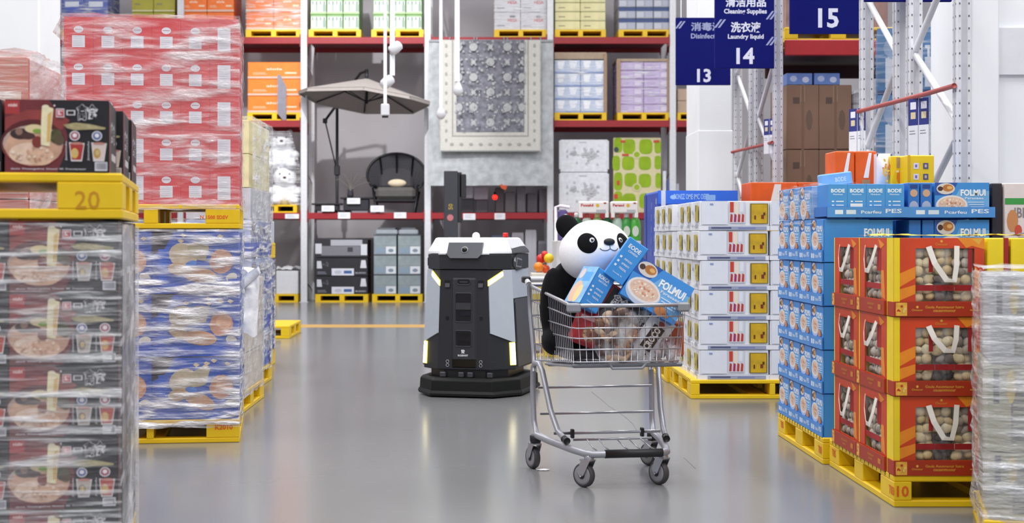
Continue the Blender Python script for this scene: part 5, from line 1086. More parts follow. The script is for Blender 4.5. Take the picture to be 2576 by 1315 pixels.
for i in range(2):
    o = put(carton_mesh(.25, .6, .115, mat('#6f8fd0', .4, var=.1)), 'blue_carton', (3.06+.14+i*.27, 15.3, .14+hb*4)); tag(o, 'flat blue carton on the brown cartons, %s of pair' % ('left', 'right')[i], 'box', 'flat blue cartons'); p = Pr(.0003); p.ell(-.06, .06, .035, .03, '#b9c9ea', 10); p.ell(.06, .05, .035, .03, '#d0daf2', 10); put(p.mesh('printed_front'), 'printed_front', (0, -.301, 0), 0, o)
stack(BRF, .68, 0, .14, 1, 1, 4, .3, .8, hb*.97, carton_mesh(.29, .8, round(hb*.97-.004, 4), mat('#77757a', .5, var=.08)), 'dull grey wrapped carton', 'box', 'right of brown cartons', 'grey wrapped cartons')
film(BRF, .66, .99, -.01, .82, .14, .14+hb*3.9, 'dull film round the grey cartons in far right rack', FILM_MILK, .03, .05, 81, sides='fl')
pallet(2.955+.09, 14.95, 3.092, 'bright yellow pallet on the red beam below sign fifteen', 1.15, .85, .14, fo=((.13, .45), (.6, 1.0)), so=((.1, .33), (.5, .7)))
stack(Fr(3.06, 14.97), 0, 0, 3.232, 2, 1, 1, .5, .8, .45, carton_mesh(.495, .8, .446, mat('#9a7a70', .5, var=.15)), 'maroon printed carton', 'box', 'on the bright yellow rack pallet', 'maroon cartons')
# tall blue wrapped stack seen through the near frame
TF = Fr(X(2203, 12.98), 12.98, -14)
pallet(*TF.p(0, 0)[:2], 0, 'yellow pallet under the tall blue cartons seen through the frame', 1.0, 1.0, .14, -14, so=((.15, .4), (.6, .85)))
hb = (Z(70, 12.98)-.14)/5
def pump(w_, h_):
    p = Pr(.0003); p.rect(-w_/2, 0, w_/2, h_, mat('#4a7fb0', .4, var=.3, scale=3)); p.rect(-w_/2, h_*.0, w_/2, h_*.06, '#1f3f70')
    for x in (-.3, .05, .36): p.rect(w_*x-.03, h_*.1, w_*x+.03, h_*.55, '#d6dde6'); p.rect(w_*x-.01, h_*.55, w_*x+.01, h_*.7, '#e4e9ee'); p.rect(w_*x-.03, h_*.68, w_*x+.012, h_*.73, '#e4e9ee')
    p.ell(-w_*.1, h_*.7, w_*.3, h_*.2, mat('#8fa9c9', .4, var=.2), 14); return p.mesh()
stack(TF, .01, .01, .14, 2, 1, 5, .49, .9, hb, carton_mesh(.486, .9, round(hb-.006, 4), mat('#3f78b4', .4, var=.2, scale=4)), 'blue lotion carton', 'box', 'of tall stack behind frame', 'blue lotion cartons', fp=pump(.486, hb-.006))
film(TF, 0, 1.0, 0, .92, .14, .14+hb*5+.01, 'clear wrap round the tall blue lotion cartons', FILM, .02, .05, 91, sides='fl')
# ================================================================== detergent pallet and toy bin behind the panda
DX, DY = X(1398, 17.0), 17.0
pallet(DX-.02, DY, 0, 'yellow pallet under the green detergent bottles', 1.0, 1.0, .14, so=((.15, .4), (.6, .85)))
zt = Z(508, 17.0)
for k in range(3):
    o = put(carton_mesh(.94, .9, .33, mat('#d9d7d6', .5, var=.06)), 'display_tray', (DX+.48, DY+.48, .14+k*.334)); tag(o, 'pale display tray under the detergent bottles, %s tier' % tier(k, 3), 'tray', 'detergent display trays')
zb_ = .14+3*.334
GRN = ['#1f6a36', '#2f8a3f', '#6aa84a', '#1c5c34']
def bottle(px, Y, cap, col, label, h=.30, r=.062, sc=1):
    t = thing('detergent_bottle', label, 'bottle', (X(px, Y), Y+.1, zb_), 0, 'detergent bottles'); g = G().m(mat(col, .3, var=.1)); g.lathe([(r*.95, 0), (r, .02), (r, h*.6), (r*.8, h*.78), (r*.4, h*.86)], 14, sy=.8); g.build('bottle_body', t)
    g = G().m(mat(cap, .35)); g.lathe([(r*.45, h*.86), (r*.45, h), (r*.3, h+.01)], 12); g.build('cap', t)
    p = Pr(.0003); p.ell(0, h*.35, r*.6, h*.2, '#d6dccf', 12); put(p.mesh('label_sticker'), 'label_sticker', (0, -r*.82, 0), 0, t)
for i, (px, c, cap) in enumerate(((1452, '#2a6a3c', '#d8dad6'), (1478, '#c9d6c6', '#c9504a'), (1504, '#8fb06a', '#d6cf8a'), (1530, '#1f5c34', '#1f5c34'), (1555, '#b9d2c0', '#c48a7a'), (1578, '#3f9a44', '#e4e6e2'), (1600, '#4fae3a', '#e4e6e2'))): bottle(px, 17.0, cap, c, ('leftmost', 'second', 'third', 'fourth', 'fifth', 'sixth', 'rightmost')[i]+' detergent bottle in the green row behind panda')
for i, (a, b, tx) in enumerate(((1457, 1532, 'Foxsid'), (1538, 1606, 'Perssol'))):
    t = thing('carry_card', 'white carry card with red lettering, %s of pair over bottles' % ('left', 'right')[i], 'packaging', (X(a, 17.0), 17.02, Z(536, 17.0)), 0, 'carry cards'); w_ = X(b, 17)-X(a, 17); h_ = Z(506, 17)-Z(536, 17)
    g = G().m(mat('#eeeae8', .5, var=.02)); g.cbox((0, 0, 0), (w_, .16, h_), .012); g.cbox((0, 0, -.05), (.04, .02, .01), .004); g.cbox((w_-.04, 0, -.05), (w_, .02, .01), .004); g.build('card', t)
    p = Pr(.0003); p.text(tx, w_*.27, h_*.55, h_*.24, '#c22a22', w=w_*.42, bold=.04); p.ell(w_*.62, h_*.65, .02, .02, '#e8b81c', 10); p.rect(w_*.58, h_*.05, w_*.9, h_*.3, '#b9bac0'); p.ell(w_*.87, h_*.85, .018, .01, '#a84a2a', 8); put(p.mesh('lettering'), 'lettering', (0, -.001, 0), 0, t)
t = thing('detergent_pouch', 'purple detergent bottle with white frame handle left of green ones', 'bottle', (X(1417, 17), 17.04, zb_)); h_ = Z(520, 17)-zb_
g = G().m(mat('#6a5a94', .35, var=.1)); g.cbox((-.06, 0, 0), (.05, .12, h_-.03), .02); g.build('bottle_body', t)
g = G().m(mat('#efe6f2', .4)); g.tube([(-.08, -.01, 0), (-.08, -.01, h_), (-.03, -.01, h_+.01), (.07, -.01, h_-.005)], .018, 8); g.build('handle', t)
g = G().m(mat('#ffffff', .4)); g.ell((.03, -.012, h_-.11), .028, 10, 8); g.build('white_knob', t)
TY = 15.2; tb = thing('toy_bin', 'pale bin of toy balls between the robot and the panda', 'bin', (X(1338, TY), TY, 0)); w_ = X(1400, TY)-X(1338, TY)
g = G().m(mat('#e9e4d4', .5)); zb2 = Z(688, TY)
for lo, hi in (((0, 0, .14), (w_, .02, zb2)), ((0, .38, .14), (w_, .4, zb2)), ((0, .02, .14), (.02, .38, zb2)), ((w_-.02, .02, .14), (w_, .38, zb2)), ((.02, .02, .14), (w_-.02, .38, zb2-.02))): g.box(lo, hi)
g.build('bin_body', tb)
p = Pr(.0003); p.rect(.0, zb2-.16, w_, zb2-.1, '#c8a23a'); p.rect(0, zb2-.28, w_, zb2-.2, '#d8c04a'); put(p.mesh('band_print'), 'band_print', (0, -.001, 0), 0, tb)
pallet(X(1338, TY)-.05, TY-.05, 0, 'small yellow pallet under the toy bin', .4, .5, .14, fo=((.06, .16), (.24, .34)), so=((.08, .2), (.3, .42)))
for i, (px, py, r, c, l) in enumerate(((1356, 672, .05, '#e8861c', 'orange toy ball in front at the left of the bin'), (1374, 677, .045, '#d2501e', 'dark orange toy ball at front right of bin'), (1364, 652, .05, '#c8261e', 'red toy ball behind the orange ones'), (1382, 650, .05, '#e8c018', 'yellow toy ball at the upper right of bin'), (1372, 640, .035, '#d02a24', 'small red toy ball on top of pile'))):
    g = G().m(mat(c, .35, var=.05)); g.ell((0, 0, 0), r, 16, 10); tag(put(g.mesh('toy_ball'), 'toy_ball', (X(px, TY), TY+.1+.06*(i % 3), Z(py, TY))), l, 'ball', 'toy balls')
# ================================================================== CLEANING ROBOT
rb = thing('cleaning_robot', 'grey and black floor cleaning robot with white lid and glowing strips', 'robot', (-.066, 11.37, 0), math.radians(-15))
RBK = mat('#212328', .5, var=.05, scale=30); RGY = mat('#3a3c42', .45, var=.05); RWH = mat('#b9c2cb', .38, var=.02, coat=.2); RLID = mat('#e9ebef', .35, var=.02); GLOW = mat('#fff6c8', .4, emit=2.6, var=0); GEDGE = mat('#e6d23c', .4, emit=1.0, var=0)
def oct_(s=1.0, hw=.36, cw=.205, ch=.155, L=.86, f=0.0, r=.14):
    """plan of the body, front edge first: counter-clockwise from front left"""
    return [(-cw*s, f), (cw*s, f), (hw*s, ch), (hw*s, L-r), ((hw-r)*s, L), (-(hw-r)*s, L), (-hw*s, L-r), (-hw*s, ch)]
def loft(secs, ma, name, parent, bevel=0):
    g = G().m(ma); n = len(secs[0][0]); vs = []
    for pl, z in secs: vs += [(x, y, z) for x, y in pl]
    fs = [list(range(n))[::-1], [(len(secs)-1)*n+k for k in range(n)]]
    for i in range(len(secs)-1):
        for k in range(n): fs.append((i*n+k, i*n+(k+1) % n, (i+1)*n+(k+1) % n, (i+1)*n+k))
    g.add(vs, fs); o = g.build(name, parent)
    if bevel: m = o.modifiers.new('b', 'BEVEL'); m.width = bevel; m.segments = 2; m.limit_method = 'ANGLE'; m.angle_limit = .3
    return o
def sz(z): return 1.0-.11*(z-.2)/.745
loft([(oct_(1.0), .2), (oct_(.89), .945)], RBK, 'body', rb, .008)
loft([(oct_(.905, f=-.012), .948), (oct_(.905, f=-.012), 1.06)], RBK, 'upper_band', rb, .006)
lid = loft([(oct_(.91, f=-.006), 1.064), (oct_(.905, f=0), 1.082), (oct_(.77, ch=.19, f=.07, L=.78), 1.178), (oct_(.73, ch=.2, f=.085, L=.76), 1.184)], RLID, 'lid', rb, .004)
loft([(oct_(1.0, hw=.30, cw=.16, f=.02, L=.8), .1), (oct_(1.0, hw=.30, cw=.16, f=.02, L=.8), .2)], mat('#141519', .4), 'underbody', rb)
dk = loft([(oct_(1.0, hw=.395, cw=.235, ch=.16, f=-.07, L=.9), .045), (oct_(1.0, hw=.39, cw=.23, ch=.16, f=-.065, L=.9), .125), (oct_(1.0, hw=.37, cw=.22, ch=.17, f=-.04, L=.88), .145)], mat('#0b0e0d', .6, var=.06, spec=.3), 'brush_deck', rb, .006)
loft([(oct_(1.0, hw=.40, cw=.24, ch=.16, f=-.078, L=.91), .012), (oct_(1.0, hw=.408, cw=.245, ch=.16, f=-.085, L=.915), .03), (oct_(1.0, hw=.40, cw=.24, ch=.16, f=-.078, L=.91), .05)], mat('#090a0b', .6), 'rubber_skirt', rb)
for s in (-1, 1):
    g = G().m(BLK); g.M = Matrix.Translation((s*.24, .5, .07)) @ Matrix.Rotation(math.pi/2, 4, 'Y'); g.lathe([(.05, -.025), (.07, -.02), (.07, .02), (.05, .025)], 18); g.build('wheel', rb)
for i, x in enumerate((-.16, -.02, .05, .2)):
    g = G().m(mat('#55565c', .3, metal=.7)); g.cbox((x-.025, -.02, .145), (x+.02, .03, .185), .006); g.build('lift_bracket', rb)
def fac(side, t, z, off=0.0):
    """point on the slanted front facet, t from 0 (middle) to 1 (outer corner)"""
    s = sz(z); x = (.205+.155*t)*s*side; y = .155*t; n = Vector((side, -1, 0)).normalized()
    return Vector((x, y, z))+n*off
def facet_panel(side, pts, ma, name, parent, o0=.001, th=.012):
    a = [fac(side, t, z, o0) for t, z in pts]; n = Vector((side, -1, 0)).normalized()
    if side > 0: a = a[::-1]
    g = G().m(ma); g.prism(a, n*th); return g.build(name, parent)
for s in (-1, 1):
    facet_panel(s, [(.0, .475), (.0, .828), (.62, .892), (.62, .944), (1.0, .944), (1.0, .405), (.93, .405)], RWH, 'side_panel', rb, .001, .01)
    facet_panel(s, [(-.02, .83), (-.02, .862), (.6, .93), (.62, .90)], GLOW, 'light_strip', rb, .004, .008)
    facet_panel(s, [(-.035, .824), (-.035, .866), (.60, .935), (.632, .897)], GEDGE, 'light_surround', rb, .001, .006)
    facet_panel(s, [(.78, .238), (.78, .40), (.98, .40), (.98, .238)], GLOW, 'light_strip', rb, .004, .008)
    facet_panel(s, [(.765, .234), (.765, .404), (.99, .404), (.99, .234)], GEDGE, 'light_surround', rb, .001, .006)
    # flank panels
    g = G().m(RWH); g.prism([(s*.357*sz(z), y, z) for y, z in ((.158, .73), (.158, .944), (.70, .944), (.70, .73))], (s*.008, 0, 0)); g.build('flank_panel', rb)
    g = G().m(RGY); g.prism([(s*.363*sz(z), y, z) for y, z in ((.185, .22), (.185, .70), (.21, .722), (.70, .722), (.70, .22))], (s*.012, 0, 0)); g.build('tank_door', rb)
    g = G().m(RBK); g.prism([(s*.322, y, z) for y, z in ((.175, .975), (.30, .935), (.52, .95), (.52, 1.055), (.30, 1.06), (.175, 1.03))], (s*.014, 0, 0)); o = g.build('handle_cheek', rb)
    g = G().m(mat('#888b92', .4)); g.prism([(s*.3362, y, z) for y, z in ((.25, .965), (.42, .955), (.44, 1.02), (.28, 1.035))], (s*.002, 0, 0)); g.build('button_ring', o)
    g = G().m(BLK); g.prism([(s*.3384, y, z) for y, z in ((.275, .975), (.405, .967), (.42, 1.01), (.295, 1.022))], (s*.003, 0, 0)); g.build('side_button', o)
    g = G().m(RWH); g.prism([(s*.3362, y, z) for y, z in ((.185, 1.01), (.235, 1.0), (.225, 1.035))], (s*.002, 0, 0)); g.build('triangle_mark', o)
# centre column
g = G().m(mat('#2c2e33', .5, var=.04)); g.cbox((-.095, -.012, .27), (.095, .03, .885), .012); cc = g.build('centre_column', rb)
def rr(w_, h_, r=.012, n=4):
    pts = []
    for cx_, cz_, a0 in ((w_/2-r, h_/2-r, 0), (-w_/2+r, h_/2-r, 90), (-w_/2+r, -h_/2+r, 180), (w_/2-r, -h_/2+r, 270)):
        for k in range(n+1): a = math.radians(a0+90*k/n); pts.append((cx_+r*math.cos(a), cz_+r*math.sin(a)))
    return pts
def plate(name, x, z, w_, h_, r, y, th, ma, parent):
    g = G().m(ma); g.prism([(x+a, y, z+b) for a, b in rr(w_, h_, r)], (0, -th, 0)); return g.build(name, parent)
BLK2 = mat('#0c0d10', .35); GUN = mat('#33353b', .4)
def rim(name, x, z, w_, h_, r, y, ma, parent, tw=.006):
    g = G().m(ma); g.tube([(x+a, y, z+b) for a, b in rr(w_, h_, r)], tw, 6, closed=True); return g.build(name, parent)
def bowl_recess(name, x, z, w_, h_, r, y, parent): 
    o = plate(name, x, z, w_, h_, r, y, .002, BLK2, parent); rim('recess_rim', x, z, w_, h_, r, y-.001, GUN, o, .004); return o
bowl_recess('slot_recess', .0, .855, .105, .042, .018, -.012, cc); plate('slot_lens', .0, .855, .06, .012, .005, -.0145, .001, GUN, cc)
q = bowl_recess('sensor_recess', -.003, .665, .125, .215, .012, -.012, cc); 
g = G().m(mat('#2a2c31', .4)); g.prism([(-.06, -.0145, .70), (.055, -.0145, .70), (.055, -.020, .65), (-.06, -.020, .65)], (0, .004, 0)); g.build('sensor_hood', cc)
plate('sensor_window', .01, .62, .09, .035, .016, -.0145, .004, mat('#17181c', .15), cc)
bowl_recess('charge_socket', -.003, .435, .125, .118, .014, -.012, cc)
for z in (.462, .405): plate('socket_slot', -.003, z, .09, .028, .013, -.0145, .003, mat('#050607', .3), cc)
p = Pr(.00015); p.text('ROSIWIT', 0, 0, .014, '#e8eaee', w=.078, bold=.03); put(p.mesh('brand_lettering'), 'brand_lettering', (-.006, -.0125, .302), 0, cc)
p = Pr(.00015); W_ = '#eceef2'; p.poly([(-.013, .026), (.008, .026), (.013, .021), (.013, .014), (.004, .010), (-.009, .010), (-.013, .015)], W_); p.poly([(-.013, .0), (-.004, .0), (.002, .008), (-.008, .008)], W_); p.poly([(.003, .0), (.013, .0), (.007, .009), (-.0, .009)], W_); p.rect(-.006, .016, .006, .019, '#26282d'); put(p.mesh('logo_mark'), 'logo_mark', (-.006, -.0125, .325), 0, cc)
g = G().m(mat('#08090b', .15)); g.cbox((-.095, -.006, .215), (.095, .02, .30), .008); g.build('lidar_window', rb)
for s in (-1, 1):
    plate('hook_recess', s*.128, .838, .045, .055, .008, -.001, .002, BLK2, rb); g = G().m(GUN); g.prism([(s*.128-.018, -.003, .845), (s*.128+.018, -.003, .845), (s*.128+.018, -.012, .815), (s*.128-.018, -.012, .815)], (0, .004, 0)); g.build('hook', rb)
    plate('small_port', s*.130, .585, .024, .026, .008, -.001, .003, BLK2, rb)
    for z in (.262, .235):
        g = G().m(mat('#9a9da4', .3)); g.tube([(s*.128+.011*math.cos(a), -.003, z+.011*math.sin(a)) for a in [k*math.pi/6 for k in range(12)]], .0025, 6, closed=True); o = g.build('ultrasonic_ring', rb)
        plate('ultrasonic_eye', s*.128, z, .016, .016, .0079, -.001, .003, BLK2, rb)
g = G().m(mat('#4b4e56', .35, var=.03)); g.prism([(x, -.034+(z-1.035)*.36, z) for x, z in ((-.128, 1.062), (-.10, 1.032), (.112, 1.032), (.14, 1.062), (.14, 1.148), (-.12, 1.148))], (0, .06, -.004)); ch_ = g.build('camera_housing', rb)
g = G().m(mat('#8e9198', .3)); g.M = Matrix.Translation((.008, -.013, 1.092)) @ Matrix.Rotation(math.pi/2-.35, 4, 'X'); g.lathe([(.026, -.002), (.027, .004), (.024, .006)], 20); g.build('lens_ring', ch_)
g = G().m(mat('#08080a', .08)); g.ell((.008, -.016, 1.092), (.021, .016, .021), 16, 10); g.build('camera_lens', ch_)
for x in (-.165, .165): g = G().m(mat('#c9ccd2', .3, metal=.4)); g.cbox((x-.03, -.02, 1.056), (x+.03, .0, 1.068), .003); g.build('hinge', rb)
g = G().m(RLID); g.lathe([(.03, 0), (.03, .018), (.026, .034), (.014, .044), (.001, .047)], 18, (-.02, .42, 1.178)); g.build('antenna_dome', rb)
g = G().m(mat('#d8d8dc', .4)); g.lathe([(.024, 0), (.024, .012)], 16, (.235, .33, 1.172)); e_ = g.build('button_collar', rb)
g = G().m(mat('#d01a1a', .35)); g.lathe([(.018, .012), (.02, .02), (.021, .042), (.016, .048)], 16, (.235, .33, 1.172)); g.build('stop_button', e_)
g = G().m(mat('#3f4147', .5)); g.prism([(.3285, .155, 1.066), (.3285, .70, 1.066), (.318, .70, 1.088), (.262, .62, 1.168), (.262, .24, 1.168), (.318, .165, 1.088)], (.008, 0, .004)); g.build('lid_shoulder', rb)
# ================================================================== SHOPPING CART
CF_ = Fr(.742, 7.27, 10); CH = mat('#b4b5bd', .28, metal=.85, var=.04); CG = mat('#a5a6ae', .4, metal=.5, var=.05); PLG = mat('#8e9098', .5); BPL = mat('#17181c', .5)
ct_ = thing('shopping_cart', 'chrome wire shopping cart loaded with groceries and a plush panda', 'shopping cart', M=CF_.M())
LV = .80
def basket(u, v, t):
    """u -1..1 across, v 0..1 front to rear, t 0 bottom..1 rim"""
    hw = (.262+.030*v)*(1-t)+(.283+.030*v)*t
    zb = .600-.05*v; zr = .868+.072*v
    vv = v*LV+(1-v)*(.02*(1-t))
    return (u*hw, vv-(0 if v < .5 else .02*(1-t)), zb+(zr-zb)*t)
def loop(t, n=10, rear=True):
    pts = [basket(-1, 1-k/n, t) for k in range(n+1)]; 
    pts[-1] = basket(-1, .05, t)
    pts += [basket(-.93, 0, t), basket(0, 0, t), basket(.93, 0, t), basket(1, .05, t)]+[basket(1, k/n, t) for k in range(1, n+1)]
    return pts+[basket(0, 1, t)]
for t in (.0, .22, .42, .60, .80):
    g = G().m(CH); g.tube(loop(t), .0036, 6, closed=True); g.build('basket_wire', ct_)
g = G().m(CH); g.tube(loop(1.0), .0095, 8, closed=True); g.build('basket_rim', ct_)
def wires(name, fn, n, r=.0019):
    g = G().m(CH)
    for k in range(n): g.tube(fn((k+.5)/n), r, 5)
    stuff(g.build(name, ct_))
wires('front_wires', lambda s: [basket(-.95+1.9*s, 0, 1), basket(-.95+1.9*s, 0, .5), basket(-.95+1.9*s, 0, -.02)], 16)
for u in (-1, 1): wires('side_wires', lambda s, u=u: [basket(u, s, 1), basket(u, s, .5), basket(u, s, -.02)], 24)
wires('rear_wires', lambda s: [basket(-.95+1.9*s, 1, 1), basket(-.95+1.9*s, 1, 0)], 14)
wires('floor_wires', lambda s: [basket(-.97+1.94*s, 0, 0), basket(-.97+1.94*s, 1, 0)], 14, .003)
for s in (-1, 1):
    g = G().m(PLG); a = basket(s, 0, 1); g.cbox((min(a[0]-.045*s, a[0]+.014*s), -.016, a[2]-.032), (max(a[0]-.045*s, a[0]+.014*s), .05, a[2]+.012), .008); g.build('corner_bumper', ct_)
hp = [basket(-1, 1, 1), basket(1, 1, 1)]
g = G().m(mat('#c4c6cc', .4)); g.tube([(-.318, LV-.01, .945), (-.318, LV+.05, .965), (-.30, LV+.075, .968), (.30, LV+.075, .968), (.318, LV+.05, .965), (.318, LV-.01, .945)], .015, 10); g.build('handle', ct_)
for s in (-1, 1): g = G().m(BPL); g.cbox((s*.318-.02, LV+.03, .95), (s*.318+.02, LV+.09, .985), .006); g.build('handle_end', ct_)
for s in (-1, 1):
    g = G().m(CG); g.tube([(s*.31, .64, .175), (s*.315, .68, .25), (s*.318, .695, .40), (s*.315, .70, .52), (s*.312, .665, .545), (s*.308, .585, .547), (s*.304, .53, .515), (s*.285, .43, .33), (s*.27, .33, .235), (s*.255, .24, .205)], .0145, 10); g.build('side_leg', ct_)
    g = G().m(BPL); g.tube([(s*.257, .255, .207), (s*.251, .215, .200)], .018, 10); g.build('leg_cap', ct_)
    g = G().m(CG); g.tube([(s*.312, .68, .50), (s*.312, .70, .6), (s*.313, LV-.02, .80), (s*.315, LV+.0, .95)], .012, 8); g.build('rear_post', ct_)
base = [(-.312, .66, .178), (-.285, .45, .172), (-.235, .18, .165), (-.20, .05, .162), (-.165, .02, .162), (.165, .02, .162), (.20, .05, .162), (.235, .18, .165), (.285, .45, .172), (.312, .66, .178)]
g = G().m(CG); g.tube(base, .018, 10); g.build('chassis_tube', ct_)
g = G().m(BPL); g.tube([(-.115, .02, .162), (.17, .02, .162)], .0205, 12); g.build('bumper_sleeve', ct_)
for (z, v, w_, r) in ((.42, .64, .302, .006), (.29, .60, .300, .006), (.215, .40, .275, .0075), (.195, .30, .20, .006)):
    g = G().m(CH); g.tube([(-w_, v, z), (w_, v, z)], r, 8); g.build('cross_rod', ct_)
for x in (-.13, -.07, .02, .08, .14): g = G().m(CH); g.tube([(x, .30, .195), (x*1.05, .15, .172), (x*1.05, .03, .17)], .0035, 6); g.build('tray_rod', ct_)
for s in (-.18, .18): g = G().m(BPL); g.cbox((s-.008, .385, .19), (s+.008, .415, .235), .003); g.build('rod_clip', ct_)
g = G().m(PLG); g.tube([(-.10, -.005, .592), (-.085, -.01, .57), (.06, -.01, .57), (.085, -.005, .592)], .007, 8); g.build('front_grip', ct_)
g = G().m(mat('#6f7178', .4, metal=.4)); g.cbox((-.27, .02, .572), (.27, .05, .590), .005); g.build('basket_support', ct_)
g = G().m(mat('#6f7178', .4, metal=.4)); g.cbox((-.28, .5, .54), (.28, .53, .56), .005); g.build('basket_support', ct_)
for s in (-.25, .25): g = G().m(CG); g.tube([(s, .03, .58), (s*1.12, .55, .55)], .008, 8); g.build('support_rail', ct_)
def caster(u, v, yaw, label=None, r=.058):
    M = Matrix.Translation((u, v, 0)) @ Matrix.Rotation(yaw, 4, 'Z')
    g = G().m(CH); g.M = M; g.lathe([(.022, .128), (.024, .14), (.016, .165)], 14); g.prism([(-.024, -.02, .128), (.024, -.02, .128), (.024, .04, .128), (-.024, .04, .128)], (0, 0, .006))
    for s in (-1, 1): g.prism([(s*.022, -.022, .132), (s*.022, .03, .132), (s*.024, .052, .075), (s*.024, .034, .048), (s*.024, .015, .06)], (s*.003, 0, 0))
    c = g.build('caster_fork', ct_)
    W = M @ Matrix.Translation((0, .03, r)) @ Matrix.Rotation(math.pi/2, 4, 'Y')
    g = G().m(mat('#3f3e42', .6, var=.06)); g.M = W; g.lathe([(r*.78, -.0155), (r*.93, -.016), (r, -.009), (r, .009), (r*.93, .016), (r*.78, .0155)], 28); w_ = g.build('tyre', c)
    g = G().m(mat('#8b8a8e', .45)); g.M = W; g.lathe([(r*.3, -.018), (r*.6, -.0165), (r*.8, -.0165), (r*.8, .0165), (r*.6, .0165), (r*.3, .018)], 24); g.build('wheel_disc', c)
    g = G().m(mat('#2a2a2e', .5)); g.M = W; g.lathe([(.002, -.021), (r*.3, -.020), (r*.3, .020), (.002, .021)], 14); g.build('hub', c)
    g = G().m(CH); g.M = W; g.tube([(0, 0, -.028), (0, 0, .028)], .006, 8); g.build('axle', c)
caster(-.185, .045, math.radians(38)); caster(.185, .055, math.radians(28)); caster(-.312, .655, math.radians(15)); caster(.312, .655, math.radians(25))
for s in (-1, 1):
    g = G().m(BPL); g.lathe([(.026, .135), (.03, .15), (.03, .172), (.02, .178)], 14, (s*.312, .655, 0)); g.build('caster_cap', ct_)
g = G().m(mat('#e8e8ec', .5)); g.grid(lambda s, t: (.035*(2*s-1), .022*(2*t-1)*math.sqrt(max(0, 1-(2*s-1)**2)), .002+.006*abs(mnoise.noise(Vector((s*3, t*3, 1))))), 10, 6); o = g.build('paper_scrap'); o.location = (X(1366, 7.83), 7.83, 0); tag(o, 'white scrap of paper beside the rear left caster', 'paper')
# ================================================================== PLUSH PANDA
PB = mat('#0c0b0f', .95, var=.15, scale=90, bump=.12, bscale=300, sheen=.03, spec=.2); PWH = mat('#f2f2f6', .95, var=.02, scale=60, bump=.06, bscale=300, sheen=.2)
pd = thing('plush_panda', 'large plush panda with black ears sitting in the shopping cart', 'plush toy', (X(1432, 7.78), 7.78, .602))
hc = Vector((X(1498, 7.72)-X(1432, 7.78), -.06, Z(634, 7.72)-.602)); R_ = Matrix.Rotation(math.radians(17), 3, 'Z') @ Matrix.Rotation(math.radians(-14), 3, 'X')
def hr(d):      # head radius along local direction d (face looks to -y)
    a, b, c = .186, .165, .162
    r = 1/math.sqrt((d.x/a)**2+(d.y/b)**2+(d.z/c)**2)
    mz = Vector((0, -1, -.20)).normalized(); r += .032*math.exp(-((d-mz).length/.36)**2)
    for s in (-1, 1): ck = Vector((s*.8, -.35, -.42)).normalized(); r += .012*math.exp(-((d-ck).length/.5)**2)
    return r
def hp_(d, off=0.0): d = d.normalized(); return hc+R_ @ (d*(hr(d)+off))
def dirn(az, el): a, e = math.radians(az), math.radians(el); return Vector((math.sin(a)*math.cos(e), -math.cos(a)*math.cos(e), math.sin(e)))
g = G().m(PWH); nu, nv = 56, 32
def hf(s, t): a = 2*math.pi*s; e = math.pi*(t-.5); return hp_(Vector((math.cos(a)*math.cos(e), math.sin(a)*math.cos(e), math.sin(e))))
g.grid(hf, nu, nv); g.build('head', pd)
def face_patch(name, az, el, ra, re, ma, off, rot=0.0, parent=pd, n=28, shape=None):
    g = G().m(ma); g.smooth = True; vs = [hp_(dirn(az, el), off)]; m = 4
    for j in range(1, m+1):
        for k in range(n):
            t = 2*math.pi*k/n; f = j/m*(shape(t) if shape else 1); x = ra*f*math.cos(t); y = re*f*math.sin(t); c, s_ = math.cos(rot), math.sin(rot)
            vs.append(hp_(dirn(az+x*c-y*s_, el+x*s_+y*c), off if j < m else off*.2))
    fs = [(0, 1+k, 1+(k+1) % n) for k in range(n)]
    for j in range(m-1):
        for k in range(n): fs.append((1+j*n+k, 1+(j+1)*n+k, 1+(j+1)*n+(k+1) % n, 1+j*n+(k+1) % n))
    g.add(vs, fs); return g.build(name, parent)
for s in (-1, 1):
    ep = face_patch('eye_patch', s*34, 5, 16, 19, PB, .004, -s*.5)
    face_patch('eye_white', s*26, 8, 4.6, 5.0, mat('#f4f4f6', .25), .0065, 0, ep); face_patch('pupil', s*25.4, 7.6, 3.1, 3.5, mat('#26262a', .2), .0085, 0, ep); face_patch('eye_glint', s*25.0, 9.2, .8, .9, mat('#ffffff', .2), .0105, 0, ep)
g = G().m(mat('#17171b', .6)); nd = dirn(0, 2); nc = hp_(nd, .006); g.ell(nc, (.030, .016, .018), 14, 9, Matrix(R_).to_4x4()); g.build('nose', pd)
def stitch(name, pts, r=.0016): g = G().m(mat('#1a1a1e', .7)); g.tube([hp_(dirn(a, e), .0015) for a, e in pts], r, 6); g.build(name, pd)
stitch('nose_seam', [(0, -2), (0, -5), (0, -8.5)])
stitch('mouth_line', [(-15, -7), (-12, -9.8), (-8, -11), (-4, -10.6), (0, -8.5), (4, -10.6), (8, -11), (12, -9.8), (15, -7)])
for s in (-1, 1):
    g = G().m(PB); c = hp_(dirn(-92, 44) if s < 0 else dirn(128, 20), .016); g.ell(c, (.062, .030, .066), 18, 12, Matrix(R_ @ Matrix.Rotation(s*.5, 3, 'Y')).to_4x4()); g.build('ear', pd)
g = G().m(PB); g.ell((.03, .02, .20), (.165, .14, .24)); g.ell((.05, .0, .36), (.15, .12, .13)); g.ell((-.085, -.06, .24), (.07, .08, .20)); g.ell((.0, -.16, .06), (.085, .16, .07)); g.ell((-.075, -.1, .07), (.075, .13, .075)); g.ell((.2, -.02, .2), (.07, .09, .17))
o = g.build('body', pd); remesh(o, .014, 5)
